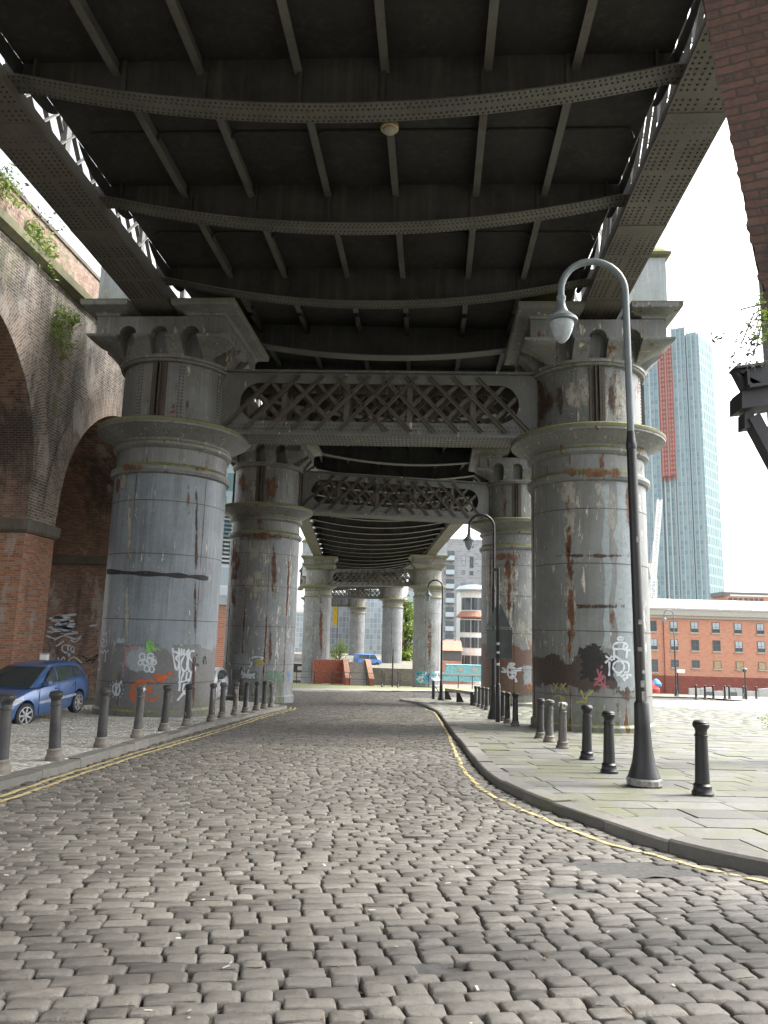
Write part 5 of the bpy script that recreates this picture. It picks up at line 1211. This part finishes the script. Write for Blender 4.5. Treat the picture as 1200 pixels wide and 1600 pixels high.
# litter box on the wall behind the car
q = atY(71, 1030, 22.2); bx = thing('meter_box', 'small white box fixed to the brick pier above the blue car roof', 'box', q); MB().box((-.12,-.14,-.25),(.12,0,.15)).build('box', M['white'], bx, bevel=.02); MB().box((-.13,-.15,.15),(.13,0,.18)).build('lid', M['offwhite'], bx)
# ================================================================== BUILDINGS AND FAR THINGS
def frame_at(px, py, D, yaw=0.0):
    """local frame: origin at the pixel's point at depth D, x to the right, y away, z up"""
    o = atD(px, py, D); return o, math.atan2(RIGHT.y, RIGHT.x)+yaw
def bthing(name, label, cat, px, D, yaw=0.0, zb=None, group=None):
    o, a = frame_at(px, 1000, D, yaw); o.z = gz(0, o.y)-.2 if zb is None else zb
    t = thing(name, label, cat, o, a, group); t['px'] = px; del t['px']
    X = lambda p, y=1000: (atD(p, y, D)-o).dot(RIGHT) if yaw == 0 else (atD(p, y, D)-o).length*(1 if p > px else -1)
    Z = lambda p, x=px: atD(x, p, D).z-o.z
    return t, X, Z
def window(t, x0, x1, z0, z1, m, bars=1, rec=.12, frame=.07, sill=True, m2=None):
    f = MB()
    for a, b in (((x0,-.03,z0),(x0+frame,rec,z1)), ((x1-frame,-.03,z0),(x1,rec,z1)), ((x0+frame,-.03,z1-frame),(x1-frame,rec,z1)), ((x0+frame,-.03,z0),(x1-frame,rec,z0+frame))): f.box(a, b)
    if bars:
        xm = (x0+x1)/2; f.box((xm-frame*.4,-.015,z0+frame),(xm+frame*.4,rec*.6,z1-frame))
        zm = z0+(z1-z0)*.52; f.box((x0+frame,-.02,zm-frame*.4),(x1-frame,rec*.6,zm+frame*.4))
    w = f.build('window', M['winframe'], t)
    p = MB(); zm = z0+(z1-z0)*(.36 if m2 else 0)
    p.box((x0+.02, .0, zm if m2 else z0+.02), (x1-.02, .02, z1-.02)); p.build('pane', m, w)
    if m2: MB().box((x0+.02, .0, z0+.02), (x1-.02, .02, zm)).build('pane', m2, w)
    if sill: MB().box((x0-.15,-.12,z0-.22),(x1+.15,.1,z0)).build('sill', M['sill'], w)
# red brick office to the right
t, X, Z = bthing('brick_office', 'long three-storey red brick office with white fascia and grey glazed roof', 'office', 1012, 125)
x0, x1 = X(975), X(1330)
ztop = Z(968, 1100); zf = Z(952, 1100); zr = Z(935.5, 1100); zp = Z(1057, 1100)
MB().box((x0, .06, zp), (x1, 14, ztop)).build('wall', M['redoffice'], t); MB().box((x0, .0, -1.5), (x1, 14, zp)).build('plinth', M['plinthbrick'], t)
MB().sqlathe([(0,ztop),(.35,ztop+.1),(.4,ztop+.5),(.75,ztop+.55),(.8,zf-.3),(.9,zf-.25),(.9,zf)], x0, x1, 0, 14).build('fascia', M['offwhite'], t)
rf = MB(); rf.add([(x0,.2,zf),(x1,.2,zf),(x1,3.2,zr),(x0,3.2,zr),(x1,12,zr),(x0,12,zr)], [(0,1,2,3),(3,2,4,5)]); rf.build('roof', plain('standing seam roof', (.34,.325,.28), .5), t, fix=False)
xs_ = X(1040, 950); k = 0
while xs_ < x1-2:
    w = 1.78; fz = lambda f: zf+(zr-zf)*f
    m_ = MB(); m_.add([(xs_,.2-.05,fz(.04)),(xs_+w,.15,fz(.04)),(xs_+w,.15+2.8,fz(.92)),(xs_,2.95,fz(.92))], [(0,1,2,3)])
    m_.beam((xs_,.12,fz(.02)),(xs_,3.0,fz(.96)),.14,.12,mi=1); m_.build('roof_panel', [plain('roof glazing', (.20,.235,.27), .3, var=.12, bump=0) if k == 0 else bpy.data.materials['roof glazing'], M['white']], t, fix=False); xs_ += w+.06; k += 1
for i, cx in enumerate((1021,1053.5,1086,1119.5,1154,1189,1224,1259)):
    sl = .0265*(cx-1100)
    for j, (ya, yb) in enumerate(((972,988.5),(1000,1017),(1032,1044))):
        if i == 0 and j == 2: yb = 1052
        rng = random.Random(i*7+j); z1_, z0_ = Z(ya, 1100), Z(yb, 1100); hw = .62
        if j < 2: window(t, X(cx)-hw, X(cx)+hw, z0_, z1_, M['glasslight'] if rng.random() < .65 else M['glass'], 1, m2=M['glass'])
        else: window(t, X(cx)-hw, X(cx)+hw, z0_, z1_, M['glass'] if i < 3 else M['blind'], 0 if i > 2 else 1)
MB().tube([(X(1037),-.1,0),(X(1037),-.1,ztop)], .07, 8).build('drainpipe', M['plinthbrick'], t)
# far apartment block behind it
t, X, Z = bthing('apartment_block', 'far red brick apartment block peeping over the office roof at the right edge', 'building', 1165, 290)
MB().box((X(1140),0,0),(X(1240),15,Z(932))).build('wall', M['redoffice'], t); MB().box((X(1136),2,Z(932)),(X(1225),13,Z(925))).build('penthouse', M['winframe'], t); MB().box((X(1145),-.2,Z(932)),(X(1220),.3,Z(929.5))).build('balustrade', M['white'], t)
for x in (1145,1153,1161,1170,1178,1186,1194): MB().box((X(x)-.9,-.05,Z(940)),(X(x)+.6,.1,Z(934.5))).build('window', M['glass'], t)
# glass tower
def tower_mat(name, bw, bh, c1, c2, mort, ms, off=.5, gl=.15, sp=.6):
    t = NT(name); P = t.sep(t.tc.outputs['UV']); cb = t.n.new('ShaderNodeCombineXYZ'); t.L(P[0], cb.inputs[0]); t.L(P[1], cb.inputs[1])
    b = t.n.new('ShaderNodeTexBrick'); b.offset = off; t.L(cb.outputs[0], b.inputs['Vector']); b.inputs['Scale'].default_value = 1; b.inputs['Brick Width'].default_value = bw; b.inputs['Row Height'].default_value = bh
    b.inputs['Mortar Size'].default_value = ms; b.inputs['Mortar Smooth'].default_value = .1; b.inputs['Color1'].default_value = (0,0,0,1); b.inputs['Color2'].default_value = (1,1,1,1)
    col = t.mix(b.outputs['Fac'], t.ramp(b.outputs['Color'], [(.2, c1), (.8, c2)]), mort); return t.fin(col, gl, 0, sp)
M['tglass'] = tower_mat('hazed tower glazing', 2.2, 3.1, (.22,.36,.40), (.32,.48,.52), (.40,.48,.51), .22, 0, .25)  # distance haze is mixed into these glass colours, so they are paler
M['thoney'] = tower_mat('tower honeycomb face', 3.2, 6.2, (.075,.16,.175), (.125,.215,.23), (.24,.285,.29), .7, .5, .6, .15)
M['thoist'] = tower_mat('hoist netting', 4.5, 3.1, (.42,.19,.16), (.50,.27,.23), (.52,.44,.41), .8, 0, .7)
M['fin'] = plain('hazed tower fin', (.34,.42,.455), .35, var=.15, bump=0)  # fin colours carry the same painted haze as the glazing
M['finlight'] = plain('hazed pale tower fin', (.46,.52,.54), .4, var=.15, bump=0)
C0 = atD(1113, 1000, 450); CL = atD(1004, 1000, 470); CRt = atD(1136, 1000, 470); ztop = atD(1090, 522, 452).z
tw = thing('glass_tower', 'very tall pale teal glass tower with a red netted hoist strip', 'tower', (C0.x, C0.y, gz(0, 400)))
zb = tw.location.z
def face(name, a, b, z0, z1, m, parent, out=0):
    d = (b-a); L = d.length; nn = Vector((d.y, -d.x, 0)).normalized()*out
    return uvmesh(name, [[Vector((a.x,a.y,z0))+nn, Vector((b.x,b.y,z0))+nn], [Vector((a.x,a.y,z1))+nn, Vector((b.x,b.y,z1))+nn]], [[(0,z0),(L,z0)], [(0,z1),(L,z1)]], m, parent)
BK = CL+(CRt-C0)
face('glass_face', CL, C0, zb, ztop, M['tglass'], tw); face('honeycomb_face', C0, CRt, zb, ztop, M['thoney'], tw); face('glass_face', CRt, BK, zb, ztop, M['tglass'], tw); face('glass_face', BK, CL, zb, ztop, M['tglass'], tw)
rm_ = MB(); rm_.add([(p.x, p.y, ztop) for p in (CL, C0, CRt, BK)], [(0,1,2,3)]); rm_.build('roof', M['fin'], tw, world=True)
d = (C0-CL); L = d.length; dn = d.normalized(); nn = Vector((dn.y, -dn.x, 0))
for f0, f1, z1, dp in ((-.02,.37,ztop-6,1.6),(.61,.80,ztop+5,1.4),(.83,.96,ztop+.5,.8)):
    bm_ = MB(); a = CL+dn*(L*f0); b = CL+dn*(L*f1); bm_.add([tuple(Vector((p.x,p.y,z))+nn*o) for z in (zb, z1) for p, o in ((a,0),(a,dp),(b,dp),(b,0))], [(0,1,5,4),(1,2,6,5),(2,3,7,6),(4,5,6,7)])
    fo = face('glass_bay', a, b, zb, z1, M['tglass'], tw, dp+.05); bm_.build('bay_side', M['fin'], tw, world=True)
    k = 0; nf = int((f1-f0)*L/2.4)
    for k in range(nf+1):
        p = a.lerp(b, k/nf)+nn*(dp+.5); mfin = M['finlight'] if k % 3 == 1 else M['fin']
        m_ = MB(); m_.beam((p.x,p.y,zb), (p.x,p.y,z1), .55 if k % 2 else .95, .9, nn); m_.build('fin', mfin, tw, world=True)
a = CL+dn*(L*.395); b = CL+dn*(L*.595); z0 = atD(1047, 745, 460).z; z1 = atD(1047, 548, 460).z
hm = face('hoist_netting', a, b, z0, z1, M['thoist'], tw, 2.5)
hb_ = MB()
for k in range(6): p = a.lerp(b, k/5)+nn*3; hb_.beam((p.x,p.y,z0-3),(p.x,p.y,z1+2),.45,.45)
hb_.build('hoist_mast', plain('hoist red steel', (.40,.10,.08), .6), tw, world=True)
for k in range(3): p = CL+dn*(L*(.42+.075*k))+nn*1.2; MB().beam((p.x,p.y,zb),(p.x,p.y,z0),.9,.9).build('fin', M['finlight'], tw, world=True)
# luffing crane
cr = thing('crane', 'slender white lattice crane in front of the glass tower', 'crane', atD(1021, 1000, 300)); cr.location.z = gz(0, 250)
def lattice(mb, a, b, w, n, r):
    a = Vector(a); b = Vector(b); d = (b-a).normalized(); s = d.cross(Vector((0,1,0))).normalized(); u = Vector((0,1,0))
    for i in (-1, 1):
        for j in (-1, 1): mb.beam(a+s*i*w/2+u*j*w/2, b+s*i*w/2+u*j*w/2, r, r)
    for k in range(n):
        p = a.lerp(b, k/n); q = a.lerp(b, (k+1)/n); sg_ = 1 if k % 2 else -1
        for j in (-1, 1): mb.beam(p+s*sg_*w/2+u*j*w/2, q-s*sg_*w/2+u*j*w/2, r*.8, r*.8); mb.beam(p+s*w/2+u*j*w/2, p-s*w/2+u*j*w/2, r*.7, r*.7)
m_ = MB(); lattice(m_, atD(1020,1000,300), atD(1021,905,300), 2.2, 14, .34); m_.build('mast', M['white'], cr, world=True)
m_ = MB(); lattice(m_, atD(1021,908,300), atD(1031,780,300), 1.6, 24, .3); m_.build('jib', M['white'], cr, world=True)
m_ = MB(); lattice(m_, atD(1021,908,300), atD(1016,880,300), 1.2, 5, .28); m_.beam(atD(1016,880,300), atD(1031,781,300), .12, .12); m_.build('a_frame', M['white'], cr, world=True)
# buildings seen between the columns
M['greybrick'] = brick('grey block facing', [(.22,.235,.25),(.30,.315,.33),(.38,.39,.40)], (.40,.41,.42), bw=1.6, bh=.75, soot=0, ms=.05)
t, X, Z = bthing('apartment_block', 'tall grey brick apartment block with dark balcony slots behind the distant columns', 'building', 715, 230)
MB().box((X(640),0,0),(X(760),25,Z(842))).build('wall', M['greybrick'], t)
for y in (868,890,912,934,956,978,998): 
    w = MB().box((X(696),-.25,Z(y+9)),(X(708.5),-.02,Z(y-7))).build('window', M['glass'], t); MB().box((X(695),-1.3,Z(y+9.5)),(X(708.5),-.3,Z(y+8))).build('balcony', M['winframe'], t)
    MB().box((X(695),-1.3,Z(y+8)),(X(708.5),-1.2,Z(y+1))).build('balcony_glass', M['glasslight'], t)
for x, y, w_, h_ in ((723.5,876,6,17),(736,878,6.5,18),(723,894,5.5,7),(736,895,6,7),(723,914,5.5,7),(736,916,5.5,7),(723,935,5.5,7),(736,852,6,8)):
    window(t, X(x-w_/2), X(x+w_/2), Z(y+h_/2), Z(y-h_/2), M['glasslight'] if x < 730 else M['glass'], 1, frame=.16, sill=False)
MB().box((X(636),-6,0),(X(647),8,Z(927))).build('wing', M['fin'], t)
t, X, Z = bthing('bay_building', 'white building with curved bay windows and tiled canopy left of the brown graffiti column', 'building', 735, 175)
MB().box((X(722),2,0),(X(790),14,Z(923))).build('wall', M['white'], t)
bay = MB(); cx = X(742); n = 20
for z0, z1, r in ((0,Z(1020),3.2),(Z(1020),Z(993),3.3),(Z(993),Z(967),3.3),(Z(958),Z(923),3.0)): bay.lathe([(r,z0),(r,z1)], n, c=(cx,2.2))
bay.build('bay', M['white'], t)
MB().lathe([(4.6,Z(923)),(4.6,Z(921)),(3.6,Z(915.5)),(1.5,Z(913)),(0,Z(913))], 24, c=(cx,2.2)).build('roof', M['roofzinc'], t)
MB().lathe([(4.2,Z(965)),(4.2,Z(963)),(3.1,Z(955))], 24, c=(cx,2.2)).build('canopy', M['terracotta'], t)
for z0, z1, r in ((Z(1042),Z(1024),3.3),(Z(1012),Z(996),3.4),(Z(988),Z(969),3.4),(Z(953),Z(934),3.1)):
    for k in range(5):
        a0 = PI+.25+k*.52; a1 = a0+.42; w = MB()
        w.add([(cx+r*math.cos(a), 2.2+r*math.sin(a), z) for z in (z0, z1) for a in (a0, (a0+a1)/2, a1)], [(0,1,4,3),(1,2,5,4)]); w.build('window', M['glass'], t, fix=False)
        fr = MB()
        for a in (a0, (a0+a1)/2, a1): fr.box((cx+r*math.cos(a)-.06, 2.2+r*math.sin(a)-.08, z0), (cx+r*math.cos(a)+.06, 2.2+r*math.sin(a)+.02, z1))
        fr.build('window_frame', M['winframe'], t)
t, X, Z = bthing('brick_shed', 'low brick building with a pink tiled roof behind the far lamp', 'building', 705, 165)
MB().box((X(690),0,0),(X(722),7,Z(1016))).build('wall', M['redoffice'], t); rf = MB(); rf.add([(X(688),-.6,Z(1016.5)),(X(723),-.6,Z(1016.5)),(X(723),4,Z(1001)),(X(688),4,Z(1001))], [(0,1,2,3)]); rf.build('roof', M['terracotta'], t, fix=False)
MB().box((X(691),-.1,Z(1032)),(X(721),.05,Z(1018))).build('opening', M['winframe'], t); MB().box((X(690),-4,0),(X(711),-3.6,Z(1033))).build('yard_wall', M['redoffice'], t)
M['curtain'] = tower_mat('curtain wall', 1.3, 1.9, (.34,.41,.46), (.52,.58,.61), (.60,.63,.64), .10, 0, .25); M['curtaind'] = tower_mat('dark curtain wall', 1.2, 1.9, (.13,.15,.17), (.22,.24,.265), (.28,.29,.31), .08, 0, .3)
def slab(name, label, px0, px1, py, D, m, depth=15):
    a = atD(px0, 1000, D); b = atD(px1, 1000, D); t = thing(name, label, 'building', (a.x, a.y, gz(0, a.y))); z1 = atD((px0+px1)/2, py, D).z
    nb = Vector((-(b-a).y, (b-a).x, 0)).normalized()*depth
    face('front', a, b, t.location.z, z1, m, t); face('side', b, b+nb, t.location.z, z1, m, t); face('side', a+nb, a, t.location.z, z1, m, t)
    r = MB(); r.add([(p.x, p.y, z1) for p in (a, b, b+nb, a+nb)], [(0,1,2,3)]); r.build('roof', M['fin'], t, world=True)
    pa = MB(); pa.beam(Vector((a.x,a.y,z1+.4)), Vector((b.x,b.y,z1+.4)), .4, .8); pa.build('parapet', M['finlight'], t, world=True); return t
slab('glass_block', 'pale glass office block between the two farthest columns', 560, 606, 925, 265, M['curtain'])
slab('glass_block', 'dark grey clad block left of the farthest column', 512, 549, 930, 255, M['curtaind'])
slab('glass_block', 'pale block far behind the distant left column', 440, 500, 960, 280, M['curtain'])
slab('glass_block', 'pale lattice-fronted block glimpsed above the second left column ledge', 325, 372, 700, 190, M['thoney'])
wb = slab('brick_building', 'orange brick building between the two left columns', 326, 372, 945, 62, M['redoffice'], 8); wb['category'] = 'building'
sh_ = slab('roofed_shed', 'glazed lean-to roof above the orange brick building', 336, 366, 880, 70, M['curtain'], 6)
lv = thing('slatted_deck', 'dark slatted deck of another bridge seen between the left columns', 'bridge', atD(350, 850, 58))
for k in range(13): a = atD(334, 800+k*6.5, 58); b = atD(372, 803+k*6.5, 58); MB().beam(a, b, .5, .13).build('slat', M['steel'], lv, world=True)
for x in (336, 370): MB().beam(atD(x, 795, 58.4), atD(x, 888, 58.4), .2, .2).build('hanger', M['steel'], lv, world=True)
# brick stair with sloping parapets
a = G(566, 1068.5); D = 96.0; a = atY(566, 1067, 96); zb = gz(0, 96)-.1
stt = thing('brick_stair', 'red brick stair with sloping parapet walls behind the railing', 'stairs', (a.x, a.y, zb), R_(14)); M['stairbrick'] = plain('stair brick', (.27,.085,.055), .85, var=.25, sc=4); M['coping'] = plain('stair coping', (.40,.23,.16), .85)
def zz(y): return atY(566, y, 96).z-zb
for x0_, pts in ((-2.1, [(-.2,0),(-.2,.9),(.3,1.0),(3.4,3.05),(4.6,3.05),(4.6,0)]), (.95, [(-.2,0),(-.2,.85),(.3,.95),(3.6,3.05),(5.6,3.05),(5.6,0)])):
    MB().prism(pts, x0_, x0_+.55, 'x').build('parapet_wall', M['stairbrick'], stt)
    c = MB()
    for p, q in zip(pts[1:4], pts[2:5]): c.beam((x0_+.275, p[0], p[1]+.05), (x0_+.275, q[0], q[1]+.05), .68, .12)
    c.build('coping', M['coping'], stt)
s = MB()
for k in range(14): s.box((-1.55, .25+k*.25, 0), (.95, .25+(k+1)*.25, .2*(k+1)))
s.build('steps', plain('stair stone', (.26,.24,.22), .9), stt); MB().box((-6.0,3.6,0),(-2.1,5.0,3.05)).build('side_wall', M['stairbrick'], stt)
bk = MB(); bk.box((-45,112,-8),(-3,190,-3.3)); struct(bk, 'bank', M['earth'])
def van(px, py, D, label, m):
    o = atD(px, py, D); t = thing('blue_van', label, 'van', o, math.atan2(RIGHT.y, RIGHT.x)+R_(25))
    MB().prism([(-2.2,.4),(2.2,.4),(2.25,1.0),(1.5,1.25),(.9,2.0),(-2.1,2.05),(-2.25,1.3)], -.9, .9).build('body', m, t, bevel=.12)
    for s_ in (-1, 1):
        MB().prism([(1.35,1.28),(.88,1.9),(.1,1.9),(.1,1.28)], s_*.91-.02, s_*.91+.02).build('window', M['carglass'], t)
        MB().prism([(-.1,1.28),(-.1,1.9),(-1.9,1.9),(-1.95,1.28)], s_*.91-.02, s_*.91+.02).build('window', M['carglass'], t)
        for x in (-1.35, 1.35): w = MB(Matrix.Translation((x, s_*.85, .36)) @ Matrix.Rotation(PI/2, 4, 'X')); w.lathe([(.36,-.12),(.36,.12)], 16); w.build('wheel', M['tyre'], t)
    return t
van(574, 1041, 124, 'bright blue van parked above the red brick stair', plain('van blue', (.07,.17,.42), .4))
# boats
def boat(label, px0, px1, py, D, hull, m2, L=None):
    a = atD(px0, py, D); b = atD(px1, py, D); t = thing('narrowboat', label, 'boat', a, math.atan2((b-a).y, (b-a).x)); L = (b-a).length
    MB().prism([(0,0),(L,0),(L+.8,1.0),(-.6,1.0)], 0, 2.1).build('hull', hull, t); MB().prism([(.3,1.0),(L-.3,1.0),(L-.6,2.3),(.6,2.3)], .25, 1.85).build('cabin', m2, t)
    MB().box((-.6,-.04,.92),(L+.8,2.14,1.08)).build('rubbing_strake', M['offwhite'], t); MB().box((.5,.2,2.3),(L-.5,1.9,2.38)).build('cabin_roof', hull, t)
    for k in range(1, int(L/2.2)): MB().box((k*2.2,.2,1.4),(k*2.2+.8,.27,1.95)).build('window', M['offwhite'], t)
    return t
M['boatblack'] = plain('boat black', (.03,.03,.035), .4); M['turq'] = plain('boat turquoise', (.08,.42,.50), .5, var=.1); M['tarp'] = plain('boat cover turquoise', (.22,.47,.51), .7)
boat('black narrowboat with cream stripe partly hidden behind distant left column', 440, 534, 1062, 109, M['offwhite'], M['boatblack'])
boat('turquoise covered boat behind the railing right of the far lamp', 692, 800, 1063.5, 112, M['tarp'], M['tarp'])
M['hoard'] = plain('hoarding paint', (.45,.45,.44), .7, var=.12); hd = thing('hoarding', 'low white hoarding in front of the red brick office', 'hoarding', G(1090, 1088)); a = atD(1077, 1090, 104); b = atD(1240, 1093, 104)
for k in range(9):
    p = a.lerp(b, k/9); q = a.lerp(b, (k+.96)/9); h = 1.25+.25*math.sin(k*2.3); m_ = MB(); m_.prism([(0,-.5),((q-p).length,-.5),((q-p).length,h),(0,h+.15*math.sin(k*5))], -.15, .15); o = m_.build('panel', M['hoard'], hd); o.location = p-hd.location; o.rotation_euler = (0,0,ah)
for k in (1, 3): p = a.lerp(b, (k+.4)/9); m_ = MB().box((0,-.2,.3),(1.1,-.16,.85)); o = m_.build('poster', M['winframe'], hd); o.location = p-hd.location; o.rotation_euler = (0,0,ah)
ws = thing('street_sign', 'white direction sign on a dark post by the red office', 'sign', G(1060, 1087)); z = atD(1062, 1049, 88).z-ws.location.z
MB().tube([(0,0,0),(0,0,z+.3)], .09, 8).build('post', M['black'], ws); MB().box((-.1,-.1,z-.22),(.85,-.06,z+.2)).build('panel', M['white'], ws); ws.rotation_euler.z = ah
sp = thing('lamp_post', 'short thin lamp post before the white hoarding at far right', 'lamp post', G(1166, 1093)); z = atD(1163, 1040, 92).z-sp.location.z
MB().lathe([(.14,0),(.12,1.2),(.07,1.4),(.06,z)], 10).build('post', M['blackworn'], sp); MB().lathe([(.06,z-.4),(.2,z-.3),(.25,z),(.1,z+.1)], 10).build('lantern', M['glass'], sp); sp.rotation_euler.z = .3
bn = thing('banner', 'tall yellow banner left of the farthest column', 'banner', atD(522, 1000, 150)); MB().box((-.55,-.05,0),(.35,.05,3.6)).build('cloth', plain('yellow cloth', (.62,.42,.03), .7), bn); MB().tube([(.45,0,-10),(.45,0,3.9)], .06, 6).build('pole', M['black'], bn)
bn.location = atD(524, 976, 150)
cl_ = thing('covered_stall', 'red and blue striped bundle by the office left of the far lamp', 'bundle', G(1022, 1079)); q = atD(1020, 1082, 105); cl_.location = q; MB().lathe([(.9,0),(1.0,.5),(.7,1.1),(.2,1.5)], 12).build('cover', plain('red cloth', (.5,.06,.05), .7), cl_, smooth=True); MB().lathe([(.7,.9),(.75,1.2),(.4,1.7),(.05,1.9)], 12, c=(.5,0)).build('cover_blue', plain('blue cloth', (.06,.25,.5), .7), cl_, smooth=True)
# trees beyond the columns
def tree(label, px, D, py_top, py_bot, wpx, m, seed, n=2600, low=.35):
    o = atD(px, py_bot, D); o.z = gz(0, o.y)-.2; t = thing('tree', label, 'tree', o, 0, 'trees beyond the viaduct'); H = atD(px, py_top, D).z-o.z; W = wpx/F*D/2; rng = random.Random(seed)
    tk = MB(); tk.tube([(0,0,0),(.1,0,H*.3),(-.1,.1,H*.6),(0,0,H*.92)], [H*.022,H*.017,H*.01,.03], 8); C = []
    for k in range(26):
        z = H*rng.uniform(low, .95); rr = W*math.sin(PI*min(1, max(.12, (z/H-low+.12)/(1.1-low))))*rng.uniform(.35, 1); a = rng.uniform(0, 2*PI); p = Vector((rr*math.cos(a), rr*math.sin(a), z))
        tk.tube([(0,0,z*.72),(p.x*.5,p.y*.5,z*.9),p], [H*.008,H*.005,.02], 5); C.append((p+t.location, W*rng.uniform(.35,.6), n//26))
    tk.build('trunk', M['twig'], t); leaves('crown', C, m, t, H*.045, seed)
tree('light green spring tree between the distant columns', 632, 150, 925, 1055, 46, LEAFG, 21, 2200, .15)
tree('pale green tree right behind the far pair of columns', 640, 185, 950, 1050, 40, LEAFG, 22, 1600, .2)
tree('low green bush above the black narrowboat', 530, 135, 1003, 1050, 42, LEAFG, 23, 1600, .35)
0 and tree('dark leafy tree far behind the long viaduct span on the left', 460, 200, 900, 1040, 30, LEAFT, 24, 1400, .2)

# ================================================================== LIGHT, SKY, CAMERA
w = bpy.data.worlds.new('World'); SC.world = w; w.use_nodes = True; nt = w.node_tree; bg = nt.nodes['Background']
SUN_EL, SUN_AZ = R_(52), R_(70)                              # azimuth clockwise from +Y: sun high to the right
sk = nt.nodes.new('ShaderNodeTexSky'); sk.sky_type = 'NISHITA'; sk.sun_disc = False; sk.sun_elevation = SUN_EL; sk.sun_rotation = SUN_AZ; sk.air_density = 1.0; sk.dust_density = 4.0; sk.ozone_density = 1.0
bw_ = nt.nodes.new('ShaderNodeRGBToBW'); nt.links.new(sk.outputs[0], bw_.inputs[0])
mx = nt.nodes.new('ShaderNodeMix'); mx.data_type = 'RGBA'; mx.inputs['Factor'].default_value = .86; nt.links.new(sk.outputs[0], mx.inputs['A']); nt.links.new(bw_.outputs[0], mx.inputs['B'])
nt.links.new(mx.outputs['Result'], bg.inputs['Color']); bg.inputs['Strength'].default_value = .15
ld = bpy.data.lights.new('sun', 'SUN'); ld.energy = 1.2; ld.angle = R_(14); ld.color = (1, .96, .90)
so = bpy.data.objects.new('sun', ld); COL.objects.link(so)
sd = Vector((math.sin(SUN_AZ)*math.cos(SUN_EL), math.cos(SUN_AZ)*math.cos(SUN_EL), math.sin(SUN_EL))); so.rotation_euler = sd.to_track_quat('Z', 'Y').to_euler(); so.location = (40, 20, 60)
cd = bpy.data.cameras.new('camera'); cam = bpy.data.objects.new('camera', cd); COL.objects.link(cam); SC.camera = cam
cd.sensor_fit = 'VERTICAL'; cd.sensor_height = 36; cd.sensor_width = 27; cd.lens = F/1600*36; cd.clip_end = 6000; cd.clip_start = .05
m4 = Matrix.Identity(4)
for i in range(3):
    for j in range(3): m4[i][j] = CR[i][j]
m4.translation = CAM0; cam.matrix_world = m4
SC.view_settings.view_transform = 'Standard'; SC.view_settings.look = 'None'; SC.view_settings.gamma = 1; SC.view_settings.exposure = 2.35
SC.render.engine = 'CYCLES'; SC.cycles.use_denoising = True; SC.cycles.max_bounces = 10; SC.cycles.diffuse_bounces = 6; SC.cycles.transparent_max_bounces = 12; SC.cycles.caustics_reflective = False; SC.cycles.caustics_refractive = False
SC.render.resolution_x = 768; SC.render.resolution_y = 1024
